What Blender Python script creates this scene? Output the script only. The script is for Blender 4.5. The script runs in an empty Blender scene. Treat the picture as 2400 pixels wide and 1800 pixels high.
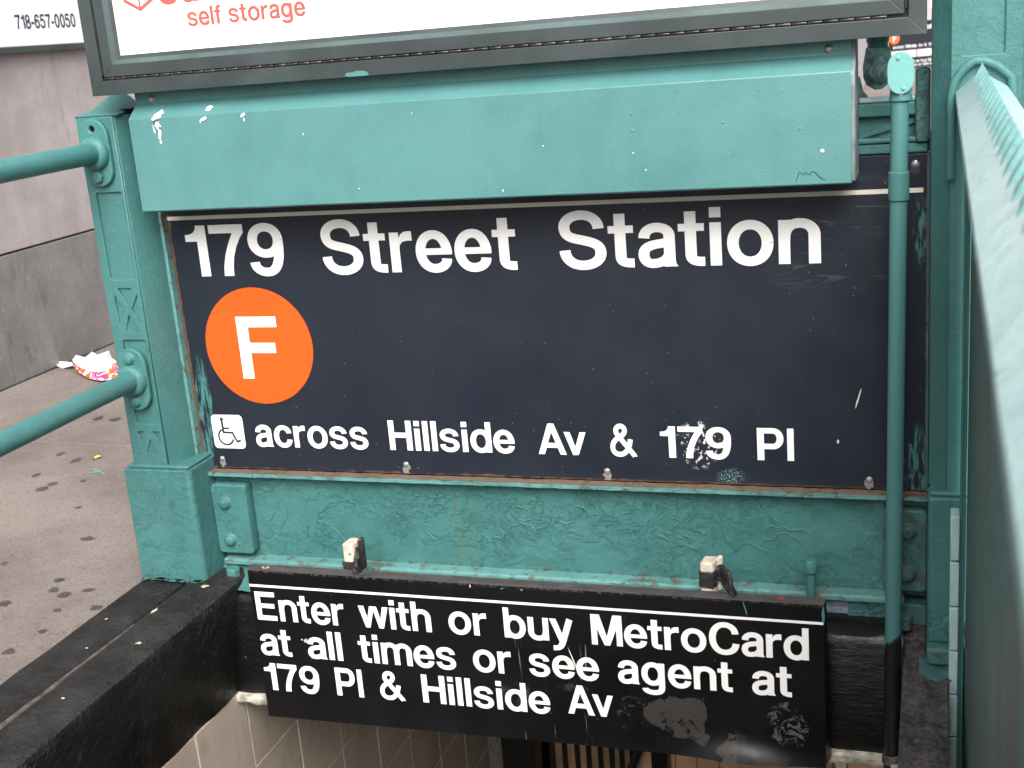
import bpy, bmesh, math, random
from mathutils import Vector, Matrix
R = random.Random(7)
scene = bpy.context.scene
C = scene.collection
rad = math.radians

# ---------------------------------------------------------------- camera
cam_d = bpy.data.cameras.new('camera'); cam = bpy.data.objects.new('camera', cam_d); C.objects.link(cam)
scene.camera = cam
yaw, pitch, roll = 0.3342, -0.2719, -0.0844
F_ = Vector((-math.sin(yaw)*math.cos(pitch), math.cos(yaw)*math.cos(pitch), math.sin(pitch)))
Rt = Vector((math.cos(yaw), math.sin(yaw), 0)); Up = Rt.cross(F_)
R2 = math.cos(roll)*Rt + math.sin(roll)*Up; U2 = -math.sin(roll)*Rt + math.cos(roll)*Up
m = Matrix((R2, U2, -F_)).transposed().to_4x4(); m.translation = Vector((1.512, -2.271, 0.320))
cam.matrix_world = m
cam_d.sensor_width = 36; cam_d.lens = 44.60; cam_d.clip_start = 0.02; cam_d.clip_end = 600
cam_d.dof.use_dof = True; cam_d.dof.focus_distance = 2.45; cam_d.dof.aperture_fstop = 10.0

# ---------------------------------------------------------------- world, sun, exposure
world = bpy.data.worlds.new('World'); scene.world = world; world.use_nodes = True
wn = world.node_tree.nodes; wl = world.node_tree.links
bg = wn['Background']; bg.inputs['Strength'].default_value = 0.15
sky = wn.new('ShaderNodeTexSky'); sky.sky_type = 'NISHITA'; sky.sun_disc = False
SUN_EL, SUN_AZ = 44, 160          # azimuth measured clockwise from +Y
sky.sun_elevation = rad(SUN_EL); sky.sun_rotation = rad(SUN_AZ)
sky.air_density = 1.0; sky.dust_density = 6.0; sky.ozone_density = 1.0
hsv = wn.new('ShaderNodeHueSaturation'); hsv.inputs['Saturation'].default_value = 0.35
wl.new(sky.outputs[0], hsv.inputs['Color']); wl.new(hsv.outputs[0], bg.inputs['Color'])
sd = bpy.data.lights.new('sun', 'SUN'); sun = bpy.data.objects.new('sun', sd); C.objects.link(sun)
sd.energy = 1.5; sd.angle = rad(45); sd.color = (1.0, 0.97, 0.93)
a, e = rad(SUN_AZ), rad(SUN_EL)
sdir = Vector((math.sin(a)*math.cos(e), math.cos(a)*math.cos(e), math.sin(e)))
sun.rotation_euler = sdir.to_track_quat('Z', 'Y').to_euler(); sun.location = (0, -3, 6)
scene.view_settings.view_transform = 'Standard'; scene.view_settings.look = 'None'
scene.view_settings.exposure = 1.0; scene.view_settings.gamma = 1
scene.view_settings.use_curve_mapping = False

# ---------------------------------------------------------------- shader helpers
class N:
    def __init__(s, name, rough=0.5, spec=0.5, metal=0.0):
        s.m = bpy.data.materials.new(name); s.m.use_nodes = True
        s.t = s.m.node_tree; s.b = s.t.nodes['Principled BSDF']
        s.b.inputs['Roughness'].default_value = rough
        s.b.inputs['Specular IOR Level'].default_value = spec
        s.b.inputs['Metallic'].default_value = metal
        g = s.t.nodes.new('ShaderNodeNewGeometry'); s.pos = g.outputs['Position']; s.nrm = g.outputs['Normal']
        s._sep = None
    def lk(s, a, b): s.t.links.new(a, b)
    def put(s, sock, v):
        if isinstance(v, bpy.types.NodeSocket): s.lk(v, sock)
        elif isinstance(v, (tuple, list)) and len(v) == 3 and len(sock.default_value) == 4: sock.default_value = (*v, 1)
        else: sock.default_value = v
    def math(s, op, a, b=0.0, c=0.0, clamp=False):
        n = s.t.nodes.new('ShaderNodeMath'); n.operation = op; n.use_clamp = clamp
        s.put(n.inputs[0], a); s.put(n.inputs[1], b); s.put(n.inputs[2], c); return n.outputs[0]
    def xyz(s):
        if not s._sep:
            n = s.t.nodes.new('ShaderNodeSeparateXYZ'); s.lk(s.pos, n.inputs[0]); s._sep = n.outputs
        return s._sep
    def scaled(s, v):
        n = s.t.nodes.new('ShaderNodeVectorMath'); n.operation = 'MULTIPLY'; s.lk(s.pos, n.inputs[0]); n.inputs[1].default_value = v
        return n.outputs[0]
    def noise(s, scale, detail=4, rough=0.55, dist=0.0, vec=None, off=0.0):
        n = s.t.nodes.new('ShaderNodeTexNoise'); n.inputs['Scale'].default_value = scale; n.inputs['Detail'].default_value = detail
        n.inputs['Roughness'].default_value = rough; n.inputs['Distortion'].default_value = dist
        v = vec or s.pos
        if off:
            a = s.t.nodes.new('ShaderNodeVectorMath'); a.operation = 'ADD'; s.lk(v, a.inputs[0]); a.inputs[1].default_value = (off, off*1.7, -off); v = a.outputs[0]
        s.lk(v, n.inputs['Vector']); return n.outputs['Fac']
    def voro(s, scale, feature='F1', vec=None):
        n = s.t.nodes.new('ShaderNodeTexVoronoi'); n.feature = feature; n.inputs['Scale'].default_value = scale
        s.lk(vec or s.pos, n.inputs['Vector']); return n
    def ramp(s, v, a, b, lo=0.0, hi=1.0, smooth=True):
        n = s.t.nodes.new('ShaderNodeMapRange'); n.interpolation_type = 'SMOOTHSTEP' if smooth else 'LINEAR'
        s.put(n.inputs['Value'], v); n.inputs['From Min'].default_value = a; n.inputs['From Max'].default_value = b
        n.inputs['To Min'].default_value = lo; n.inputs['To Max'].default_value = hi; return n.outputs[0]
    def mix(s, f, a, b):
        n = s.t.nodes.new('ShaderNodeMix'); n.data_type = 'RGBA'; s.put(n.inputs[0], f)
        s.put(n.inputs[6], a); s.put(n.inputs[7], b); return n.outputs[2]
    def bump(s, h, strength=1.0, dist=0.001):
        n = s.t.nodes.new('ShaderNodeBump'); n.inputs['Strength'].default_value = strength; n.inputs['Distance'].default_value = dist
        s.lk(h, n.inputs['Height']); s.lk(n.outputs[0], s.b.inputs['Normal'])
    def col(s, c): s.put(s.b.inputs['Base Color'], c)
    def rough(s, r): s.put(s.b.inputs['Roughness'], r)
    def box(s, x0, x1, z0, z1, soft=0.004):
        X, Y, Z = s.xyz()
        r = s.ramp(X, x0-soft, x0+soft)
        for v in (s.ramp(X, x1-soft, x1+soft, 1, 0), s.ramp(Z, z0-soft, z0+soft), s.ramp(Z, z1-soft, z1+soft, 1, 0)):
            r = s.math('MULTIPLY', r, v)
        return r
    def ell(s, x, z, rx, rz, soft=0.3):
        X, Y, Z = s.xyz()
        a = s.math('DIVIDE', s.math('SUBTRACT', X, x), rx); b = s.math('DIVIDE', s.math('SUBTRACT', Z, z), rz)
        d = s.math('SQRT', s.math('ADD', s.math('MULTIPLY', a, a), s.math('MULTIPLY', b, b)))
        return s.ramp(d, 1-soft, 1+soft, 1, 0)
    def mul(s, *a):
        r = a[0]
        for b in a[1:]: r = s.math('MULTIPLY', r, b)
        return r
    def max(s, *a):
        r = a[0]
        for b in a[1:]: r = s.math('MAXIMUM', r, b)
        return r

TEAL = (0.050, 0.168, 0.163)
def teal_paint(name, base=TEAL, wrinkle=0.0, lumps=0.4, rust=0.0, rough=0.42, chips=0.3, extra=None, rustbox=None):
    n = N(name, rough, 0.36)
    big = n.noise(2.3, 4); mid = n.noise(16, 5, 0.6, off=3); fine = n.noise(330, 3, 0.6); fine2 = n.noise(95, 4, 0.6, off=5)
    dk = tuple(c*0.90 for c in base); lt = (base[0]*1.12+0.003, base[1]*1.07, base[2]*1.07)
    c = n.mix(n.ramp(n.math('ADD', n.math('MULTIPLY', big, .6), n.math('MULTIPLY', mid, .4)), 0.36, 0.64), dk, lt)
    # vertical runs of dirt and thin dirt film
    streak = n.noise(1, 5, 0.6, vec=n.scaled((42, 5, 3.0)))
    c = n.mix(n.ramp(streak, 0.58, 0.80, 0, 0.25), c, (0.05, 0.11, 0.105))
    dirt = n.noise(60, 6, 0.7, 0.6, off=9)
    c = n.mix(n.ramp(dirt, 0.60, 0.74, 0, 0.45), c, (0.05, 0.13, 0.125))
    h = n.math('ADD', n.math('MULTIPLY', fine, 0.25), n.math('MULTIPLY', fine2, 0.6*lumps)); h = n.math('ADD', h, n.math('MULTIPLY', n.noise(48, 5, 0.6, 0.5, off=22), 1.5*lumps))
    # paint drips / pimples
    v = n.voro(70); pim = n.mul(n.ramp(v.outputs['Distance'], 0.05, 0.16, 1, 0), n.ramp(n.noise(7, 3, off=1), 0.52, 0.60))
    h = n.math('ADD', h, n.math('MULTIPLY', pim, 0.9*lumps))
    if wrinkle:
        w1 = n.noise(13, 9, 0.66, 1.0, vec=n.scaled((1, 1, 1.4)), off=2)
        r1 = n.ramp(n.math('ABSOLUTE', n.math('SUBTRACT', w1, 0.505)), 0.0, 0.011, 1, 0)
        w2 = n.noise(30, 7, 0.68, 0.9, off=8)
        st1 = n.ramp(w1, 0.497, 0.507); st2 = n.ramp(w1, 0.555, 0.563); st3 = n.ramp(w2, 0.50, 0.515); st4 = n.ramp(w2, 0.575, 0.588)
        mk = n.ramp(n.noise(4.5, 4, off=4), 0.44, 0.58)
        mk2 = n.ramp(n.noise(8, 4, off=6), 0.47, 0.58)
        edges = n.math('ADD', n.mul(n.math('ADD', st1, st2), mk), n.mul(n.math('ADD', st3, st4), mk2, 0.55))
        edges = n.math('ADD', edges, n.math('MULTIPLY', n.mul(r1, mk, n.ramp(w2, 0.45, 0.6)), 0.5))
        h = n.math('ADD', h, n.math('MULTIPLY', edges, 1.5*wrinkle))
        c = n.mix(n.mul(r1, mk, n.ramp(mid, 0.48, 0.66, 0, 0.10*min(1, wrinkle*1.5))), c, (0.04, 0.12, 0.12))
    if chips:
        v2 = n.voro(120); ch = n.mul(n.ramp(v2.outputs['Distance'], 0.06, 0.09, 1, 0), n.ramp(n.noise(31, 2, off=12), 0.62, 0.64))
        c = n.mix(n.math('MULTIPLY', ch, chips), c, (0.55, 0.62, 0.60))
    if rust:
        rn = n.noise(42, 9, 0.72, 0.4, off=15); rm = n.ramp(n.math('ADD', n.math('MULTIPLY', rn, .75), n.math('MULTIPLY', n.noise(9, 4, off=16), .25)), 0.66-rust*0.10, 0.76-rust*0.10, 0, .85)
        if rustbox:
            rb = None
            for q in rustbox:
                bb = n.box(*q); rb = bb if rb is None else n.math('MAXIMUM', rb, bb)
            rm = n.mul(n.ramp(rn, 0.50, 0.62, 0, .85), rb)
        rc = n.mix(n.noise(80, 4, off=2), (0.075, 0.040, 0.024), (0.17, 0.115, 0.075))
        c = n.mix(rm, c, rc); h = n.math('SUBTRACT', h, n.math('MULTIPLY', rm, 0.7)); n.rough(n.ramp(rm, 0, 1, rough, 0.9))
    if extra: c = extra(n, c)
    n.col(c); n.bump(h, 0.85, 0.0022)
    return n.m
def plain(name, c, rough=0.5, spec=0.5, metal=0.0, var=0.15, scale=30, bump=0.0, bscale=200):
    n = N(name, rough, spec, metal)
    f = n.noise(scale, 5, 0.6)
    n.col(n.mix(n.ramp(f, 0.35, 0.65), tuple(x*(1-var) for x in c), tuple(min(1, x*(1+var)) for x in c)))
    if bump: n.bump(n.noise(bscale, 4, 0.6), bump, 0.001)
    return n.m

# ---------------------------------------------------------------- mesh helpers
class MB:
    def __init__(s): s.v = []; s.f = []
    def add(s, vs, fs):
        k = len(s.v); s.v += [tuple(v) for v in vs]; s.f += [tuple(i+k for i in f) for f in fs]; return s
    def box(s, x0, x1, y0, y1, z0, z1):
        return s.add([(x0,y0,z0),(x1,y0,z0),(x1,y1,z0),(x0,y1,z0),(x0,y0,z1),(x1,y0,z1),(x1,y1,z1),(x0,y1,z1)],
                     [(0,3,2,1),(4,5,6,7),(0,1,5,4),(1,2,6,5),(2,3,7,6),(3,0,4,7)])
    def prism(s, prof, fn, a, b, caps=True):       # prof: 2D points; fn(u,v,t)->xyz
        n = len(prof); vs = [fn(u, v, a) for u, v in prof] + [fn(u, v, b) for u, v in prof]
        fs = [(i, (i+1) % n, n+(i+1) % n, n+i) for i in range(n)]
        if caps: fs += [tuple(range(n-1, -1, -1)), tuple(range(n, 2*n))]
        return s.add(vs, fs)
    def tube(s, pts, r, seg=24, cap=True, up=(0.13, 0.27, 1)):
        pts = [Vector(p) for p in pts]; n = len(pts); rr = r if isinstance(r, (list, tuple)) else [r]*n; vs = []
        t0 = (pts[1]-pts[0]).normalized(); a = t0.cross(Vector(up)).normalized()
        for i, p in enumerate(pts):
            t = (pts[min(i+1, n-1)]-pts[max(i-1, 0)]).normalized(); a = (a - t*a.dot(t)).normalized(); b = t.cross(a)
            for k in range(seg):
                q = 2*math.pi*k/seg; vs.append(p + (a*math.cos(q)+b*math.sin(q))*rr[i])
        fs = [(i*seg+k, i*seg+(k+1) % seg, (i+1)*seg+(k+1) % seg, (i+1)*seg+k) for i in range(n-1) for k in range(seg)]
        if cap: fs += [tuple(range(seg-1, -1, -1)), tuple((n-1)*seg+k for k in range(seg))]
        return s.add(vs, fs)
    def grid(s, nu, nv, fn):
        vs = [fn(i/nu, j/nv) for j in range(nv+1) for i in range(nu+1)]; w = nu+1
        return s.add(vs, [(j*w+i, j*w+i+1, (j+1)*w+i+1, (j+1)*w+i) for j in range(nv) for i in range(nu)])

def finish(me, mat, smooth, autos=None):
    if mat: me.materials.append(mat)
    bm = bmesh.new(); bm.from_mesh(me); bmesh.ops.recalc_face_normals(bm, faces=bm.faces); bm.to_mesh(me); bm.free()
    if smooth:
        for p in me.polygons: p.use_smooth = True
        try: me.set_sharp_from_angle(angle=rad(35))
        except Exception: pass
def obj(name, mb, mat, parent=None, smooth=True, bevel=0.0, seg=2, fix=True):
    me = bpy.data.meshes.new(name)
    off = Vector((0, 0, 0))
    if parent: off = parent_world(parent)
    me.from_pydata([tuple(Vector(v)-off) for v in mb.v], [], mb.f); me.update()
    if fix: finish(me, mat, smooth)
    else: me.materials.append(mat)
    o = bpy.data.objects.new(name, me); C.objects.link(o)
    if parent: o.parent = parent
    if bevel:
        b = o.modifiers.new('edge', 'BEVEL'); b.width = bevel; b.segments = seg; b.limit_method = 'ANGLE'; b.angle_limit = rad(30)
        b.harden_normals = False
    return o
def parent_world(p):
    v = Vector((0, 0, 0))
    while p: v += Vector(p.location); p = p.parent
    return v
def thing(name, label, cat, loc, group=None):
    o = bpy.data.objects.new(name, None); C.objects.link(o); o.location = loc; o.empty_display_size = 0.05
    o['label'] = label; o['category'] = cat
    if group: o['group'] = group
    return o
def tag(o, label, cat, group=None):
    o['label'] = label; o['category'] = cat
    if group: o['group'] = group
    return o
def struct(o): o['kind'] = 'structure'; return o
def plate(name, outer, holes, y_front, thick, mat, parent, bev=0.0015, smooth=True):
    """flat plate with holes in the XZ plane, its front at y_front"""
    cu = bpy.data.curves.new(name, 'CURVE'); cu.dimensions = '2D'; cu.fill_mode = 'BOTH'
    cu.extrude = max(thick/2-bev, 1e-5); cu.bevel_depth = bev; cu.bevel_resolution = 1; cu.offset = -bev
    for poly in [outer]+holes:
        sp = cu.splines.new('POLY'); sp.points.add(len(poly)-1); sp.use_cyclic_u = True
        for i, (u, v) in enumerate(poly): sp.points[i].co = (u, v, 0, 1)
    t = bpy.data.objects.new('t', cu); C.objects.link(t); dg = bpy.context.evaluated_depsgraph_get()
    me = bpy.data.meshes.new_from_object(t.evaluated_get(dg)); me.name = name
    bpy.data.objects.remove(t); bpy.data.curves.remove(cu)
    off = parent_world(parent) if parent else Vector((0, 0, 0))
    for v in me.vertices:
        x, y, z = v.co; v.co = Vector((x, y_front+thick/2-z, y))-off
    me.materials.clear(); finish(me, mat, False)
    o = bpy.data.objects.new(name, me); C.objects.link(o)
    if parent: o.parent = parent
    return o
def rrect(x0, x1, z0, z1, r, n=5):
    pts = []
    for cx, cz, a0 in ((x1-r, z1-r, 0), (x0+r, z1-r, 90), (x0+r, z0+r, 180), (x1-r, z0+r, 270)):
        for i in range(n+1):
            a = rad(a0+90*i/n); pts.append((cx+r*math.cos(a), cz+r*math.sin(a)))
    return pts
def circ(cx, cz, r, n=32, rz=None):
    return [(cx+r*math.cos(2*math.pi*i/n), cz+(rz or r)*math.sin(2*math.pi*i/n)) for i in range(n)]
def rivet_mb(cx, y, cz, r, h, n=20):
    prof = [(r*1.25, 0), (r*1.12, h*0.12), (r, h*0.25), (r*0.92, h*0.62), (r*0.7, h*0.88), (r*0.35, h)]
    vs = [(cx+q*math.cos(2*math.pi*k/n), y-hh, cz+q*math.sin(2*math.pi*k/n)) for q, hh in prof for k in range(n)] + [(cx, y-h*1.02, cz)]
    fs = [(i*n+k, i*n+(k+1) % n, (i+1)*n+(k+1) % n, (i+1)*n+k) for i in range(len(prof)-1) for k in range(n)]
    t = len(prof)*n; fs += [((len(prof)-1)*n+k, (len(prof)-1)*n+(k+1) % n, t) for k in range(n)]
    b = MB(); b.add(vs, fs); return b
def blob_mb(cx, cz, rx, rz, fn, n=18, jag=0.35, seed=1, rot=0.0):
    q = random.Random(seed); pts = []
    for i in range(n):
        a = 2*math.pi*i/n; k = 1+q.uniform(-jag, jag); u = rx*k*math.cos(a); v = rz*k*math.sin(a)
        pts.append((cx+u*math.cos(rot)-v*math.sin(rot), cz+u*math.sin(rot)+v*math.cos(rot)))
    b = MB(); b.add([fn(cx, cz)]+[fn(*p_) for p_ in pts], [(0, i+1, (i+1) % n+1) for i in range(n)]); return b

# ---------------------------------------------------------------- lettering: a bold grotesque drawn as strokes (units: 1000 per em, cap height 718)
V_, H_ = 138.0, 116.0
def quad(p, q, mode):
    (x0, y0), (x1, y1) = p, q; k = 0.58
    if mode == 'v': return ((x0, y0+k*(y1-y0)), (x0+(1-k)*(x1-x0), y1))
    return ((x0+k*(x1-x0), y0), (x1, y0+(1-k)*(y1-y0)))
def path(start, *segs, n=12):
    pts = [start]
    for s in segs:
        p = pts[-1]
        if s[0] == 'l': pts.append((s[1], s[2])); continue
        if s[0] in 'vh': c1, c2 = quad(p, (s[1], s[2]), s[0]); e_ = (s[1], s[2])
        else: c1, c2, e_ = s[1], s[2], s[3]
        for i in range(1, n+1):
            t = i/n; u = 1-t
            pts.append(tuple(u**3*p[j]+3*u*u*t*c1[j]+3*u*t*t*c2[j]+t**3*e_[j] for j in (0, 1)))
    return pts
def ribbon(pts, wv=V_, wh=H_):
    n = len(pts); L = []; Rr = []
    for i, p in enumerate(pts):
        a_ = pts[max(i-1, 0)]; b_ = pts[min(i+1, n-1)]; dx, dy = b_[0]-a_[0], b_[1]-a_[1]; d = math.hypot(dx, dy) or 1; dx /= d; dy /= d
        w = (wv*dy*dy+wh*dx*dx)/2; L.append((p[0]-dy*w, p[1]+dx*w)); Rr.append((p[0]+dy*w, p[1]-dx*w))
    return ('r', L, Rr)
def P(*pts): return ('p', list(pts))
def B(x0, x1, y0, y1): return P((x0, y0), (x1, y0), (x1, y1), (x0, y1))
def ring(cx, cy, rx, ry, wv=V_, wh=H_):
    a_ = path((cx+rx, cy), ('v', cx, cy+ry), ('h', cx-rx, cy), ('v', cx, cy-ry), ('h', cx+rx, cy), n=14)
    return ribbon(a_, wv, wh)
rb = ribbon
G = {
 '1': (400, [B(238, 378, 0, 710), P((238, 489), (69, 489), (69, 585), (130, 588), (190, 610), (228, 655), (240, 710))]),
 '7': (556, [P((27, 592), (528, 592), (528, 710), (27, 710)), P((372, 600), (528, 600), (528, 592), (470, 520), (405, 400), (350, 250), (325, 100), (320, 0), (178, 0), (190, 130), (230, 290), (290, 440), (340, 540))]),
 '9': (556, [ring(276, 478, 182, 180), rb(path((458, 478), ('c', (458, 300), (450, 41), (262, 41)), ('h', 92, 180)))]),
 '6': (556, [ring(276, 228, 182, 180), rb(path((94, 228), ('c', (94, 420), (110, 662), (292, 662)), ('h', 458, 530)))]),
 '8': (556, [ring(278, 195, 188, 152), ring(278, 520, 160, 138)]),
 '0': (556, [ring(276, 352, 178, 310)]),
 '5': (556, [B(90, 480, 598, 710), P((90, 710), (190, 710), (160, 350), (55, 350)), rb(path((110, 385), ('c', (180, 470), (455, 480), (450, 240)), ('v', 260, 41), ('h', 85, 190)))]),
 '-': (333, [B(30, 303, 215, 335)]),
 'S': (667, [rb(path((545, 500), ('v', 330, 676), ('h', 112, 525), ('c', (112, 385), (240, 385), (350, 355)), ('c', (470, 325), (562, 300), (562, 195)), ('v', 335, 37), ('h', 106, 232)), V_+2, H_+2)]),
 't': (333, [rb(path((157, 676), ('l', 157, 620), ('l', 157, 150), ('c', (157, 70), (200, 52), (322, 54)), n=8), V_, H_-4), B(8, 322, 432, 526)]),
 'r': (389, [B(64, 198, 0, 532), P((190, 300), (190, 440), (225, 505), (275, 538), (330, 545), (384, 545), (384, 418), (320, 420), (245, 405), (204, 360), (198, 300))]),
 'e': (556, [rb(path((461, 235), ('v', 278, 490), ('h', 90, 266), ('v', 284, 41), ('h', 452, 168))), B(110, 527, 222, 308)]),
 'a': (556, [rb(path((106, 360), ('v', 262, 491), ('h', 414, 385), ('l', 414, 0), n=10), V_, H_),
             rb(path((414, 330), ('c', (400, 260), (98, 330), (96, 155)), ('v', 205, 41), ('h', 414, 190)), V_-4, H_-6), P((420, 0), (515, 0), (492, 28), (483, 70), (480, 150), (420, 150))]),
 'i': (278, [B(70, 206, 0, 532), B(70, 206, 592, 718)]),
 'l': (278, [B(70, 206, 0, 718)]),
 'o': (611, [ring(306, 266, 203, 224)]),
 'n': (611, [B(64, 198, 0, 532), rb(path((131, 300), ('c', (131, 440), (210, 491), (310, 491)), ('h', 478, 345), ('l', 478, 0)))]),
 'h': (611, [B(64, 198, 0, 718), rb(path((131, 300), ('c', (131, 440), (210, 491), (310, 491)), ('h', 478, 345), ('l', 478, 0)))]),
 'm': (889, [B(64, 198, 0, 532), rb(path((131, 300), ('c', (131, 440), (200, 491), (285, 491)), ('h', 445, 350), ('l', 445, 0))),
             rb(path((445, 300), ('c', (445, 440), (520, 491), (605, 491)), ('h', 758, 350), ('l', 758, 0)))]),
 'u': (611, [B(413, 547, 0, 532), rb(path((480, 232), ('c', (480, 92), (401, 41), (301, 41)), ('h', 133, 187), ('l', 133, 532)))]),
 'F': (611, [B(76, 220, 0, 718), B(150, 587, 596, 718), B(150, 540, 300, 418)]),
 'E': (667, [B(76, 220, 0, 718), B(150, 621, 596, 718), B(150, 590, 308, 424), B(150, 630, 0, 122)]),
 'H': (722, [B(71, 213, 0, 718), B(509, 651, 0, 718), B(150, 570, 305, 427)]),
 'c': (556, [rb(path((452, 350), ('v', 284, 490), ('h', 102, 266), ('v', 284, 42), ('h', 456, 192)))]),
 's': (556, [rb(path((436, 370), ('v', 270, 494), ('h', 108, 388), ('c', (108, 300), (190, 292), (270, 274)), ('c', (360, 255), (444, 240), (444, 150)), ('v', 276, 38), ('h', 98, 170)), V_-6, H_-8)]),
 'd': (611, [B(413, 547, 0, 718), ring(290, 266, 190, 224)]),
 'b': (611, [B(64, 198, 0, 718), ring(321, 266, 190, 224)]),
 'g': (611, [ring(290, 272, 184, 218), rb(path((482, 532), ('l', 482, 470), ('l', 482, -20), ('c', (482, -120), (420, -164), (295, -164)), ('h', 110, -70), n=10))]),
 'f': (333, [rb(path((168, 0), ('l', 168, 555), ('c', (168, 640), (210, 668), (326, 664)), n=8)), B(8, 310, 432, 526)]),
 'A': (722, [P((12, 0), (165, 0), (432, 718), (283, 718)), P((712, 0), (558, 0), (283, 718), (432, 718)), B(190, 530, 155, 270)]),
 'v': (556, [P((8, 532), (155, 532), (346, 0), (208, 0)), P((548, 532), (402, 532), (208, 0), (346, 0))]),
 'w': (778, [P((5, 532), (150, 532), (275, 0), (160, 0)), P((300, 532), (420, 532), (275, 0), (160, 0)), P((478, 532), (360, 532), (505, 0), (620, 0)), P((773, 532), (628, 532), (505, 0), (620, 0))]),
 'y': (556, [P((6, 532), (155, 532), (346, 20), (220, -20)), rb(path((478, 532), ('l', 300, 20), ('c', (250, -130), (210, -170), (62, -160)), n=10), V_+8, H_)]),
 'P': (667, [B(76, 220, 0, 718), rb(path((140, 660), ('l', 400, 660), ('h', 552, 490), ('v', 400, 312), ('l', 140, 312)), V_+4, H_+6)]),
 'C': (722, [rb(path((602, 470), ('v', 375, 674), ('h', 118, 359), ('v', 375, 44), ('h', 612, 255)), V_+8, H_+6)]),
 'M': (833, [B(69, 203, 0, 718), B(632, 765, 0, 718), P((69, 718), (265, 718), (478, 0), (355, 0)), P((765, 718), (568, 718), (355, 0), (478, 0))]),
 '&': (722, [rb(path((655, 10), ('l', 640, 27), ('l', 240, 480), ('c', (170, 570), (230, 672), (330, 668)), ('c', (430, 664), (460, 560), (390, 490)), ('c', (300, 410), (108, 370), (112, 190)), ('v', 285, 40), ('c', (440, 40), (545, 190), (560, 380))), 118, 112), P((640, 0), (725, 0), (690, 40), (600, 40))]),
}
def glyph_pieces(ch): return G[ch]
def word_mb(word, x0, x1, zb, cap, place, track=0.0):
    """word fitted between x0 and x1 (ink) on baseline zb; place(u, v, k) puts it in the world"""
    cur = 0; items = []
    for i, ch in enumerate(word):
        if ch == ' ': cur += 278; continue
        nx = word[i+1] if i+1 < len(word) else ''
        k_ = -12-(28 if ch in 'iHldnhmuaM' else 0)-(28 if nx in 'iHlnhmubrPEFM' and nx else 0)+(25 if ch in 'rtfE' else 0)
        if ch == '-' or nx == '-' or ch.isdigit(): k_ = 0
        adv, pcs = G[ch]; items.append((cur, pcs)); cur += adv+track+k_
    def ends(p_): return p_[1] if p_[0] == 'p' else p_[1]+p_[2]
    lo = min(cx+q[0] for cx, pcs in items for p_ in pcs for q in ends(p_)); hi = max(cx+q[0] for cx, pcs in items for p_ in pcs for q in ends(p_))
    sx = (x1-x0)/(hi-lo); sz = cap/718.0; b = MB(); k = 0
    T = lambda cx, q: (x0+(cx+q[0]-lo)*sx, zb+q[1]*sz)
    for cx, pcs in items:
        for p_ in pcs:
            k = (k+1) % 6
            if p_[0] == 'p': b.add([place(*T(cx, q), k) for q in p_[1]], [tuple(range(len(p_[1])))])
            else:
                n = len(p_[1]); vs = [place(*T(cx, q), k+.8*i/n) for i, q in enumerate(p_[1])]+[place(*T(cx, q), k+.8*i/n) for i, q in enumerate(p_[2])]
                b.add(vs, [(i, i+1, n+i+1, n+i) for i in range(n-1)])
    return b
def front(y): return lambda u, v, k: (u, y-0.00007*k, v)
def line_obj(words, y, mat, parent, name='word'):
    for w in words:
        obj(name, word_mb(w[0], w[1], w[2], w[3], w[4], front(y), w[5] if len(w) > 5 else 0), mat, parent, smooth=False)

# ---------------------------------------------------------------- materials
def awning_extra(n, c):
    g = n.noise(140, 4, 0.6, vec=n.scaled((1, 1, 0.35)), off=21)
    return n.mix(n.ramp(g, 0.66, 0.72, 0, 0.4), c, (0.10, 0.16, 0.15))
M = {}
M['awning'] = teal_paint('smooth teal paint', (0.072, 0.204, 0.204), lumps=0.10, chips=0.6, rough=0.38, extra=awning_extra)
M['teal'] = teal_paint('thick teal paint', lumps=0.6, wrinkle=0.10, rust=0.0)
M['plinth'] = teal_paint('crazed teal paint', lumps=0.8, wrinkle=0.30, rust=0.3, rustbox=[(-.2, .3, -.79, -.768, .008), (1.5, 1.7, -.86, -.80, .01)])
def apron_extra(n, c):
    st = n.mul(n.box(.575, .615, -.76, -.58, .012), n.ramp(n.noise(1, 4, 0.6, vec=n.scaled((150, 150, 9)), off=5), 0.50, 0.62))
    return n.mix(n.math('MULTIPLY', st, 0.5), c, (0.12, 0.13, 0.06))
M['apron'] = teal_paint('wrinkled teal paint', wrinkle=0.55, lumps=0.8, rust=0.5, chips=0.5, extra=apron_extra,
                        rustbox=[(.3, 1.5, -.765, -.742, .005), (1.39, 1.5, -.80, -.70, .02), (-.05, .12, -.80, -.765, .01)])
M['ledge'] = teal_paint('rusty teal ledge', base=(0.10, 0.26, 0.25), lumps=0.8, wrinkle=0.4, rust=1.5, chips=0.4)
M['ledgetop'] = teal_paint('rust and teal', base=(0.16, 0.12, 0.09), lumps=0.7, rust=1.6, chips=0.3)
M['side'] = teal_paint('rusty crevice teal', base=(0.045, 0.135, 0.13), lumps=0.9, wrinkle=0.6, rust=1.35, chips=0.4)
M['rail'] = teal_paint('round rail paint', base=(0.052, 0.182, 0.178), lumps=0.35, wrinkle=0.15, chips=0.5)
M['cap'] = teal_paint('worn overexposed cap paint', base=(0.30, 0.47, 0.48), lumps=0.5, wrinkle=0.08, rust=0.25, chips=0.9, rough=0.33)  # besides wear, base lightened so the rail top looks overexposed
def panel_extra(n, c):
    return n.mix(n.ramp(n.noise(9, 5, 0.65, vec=n.scaled((1, 1, 0.6)), off=31), 0.42, 0.58, 0.0, 0.9), c, (0.10, 0.105, 0.095))
M['spike_lite'] = teal_paint('lightened strip paint', base=(0.42, 0.62, 0.63), lumps=0.4, chips=0.3)  # colour lightened to make up for the cap's shade on the strips
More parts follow.
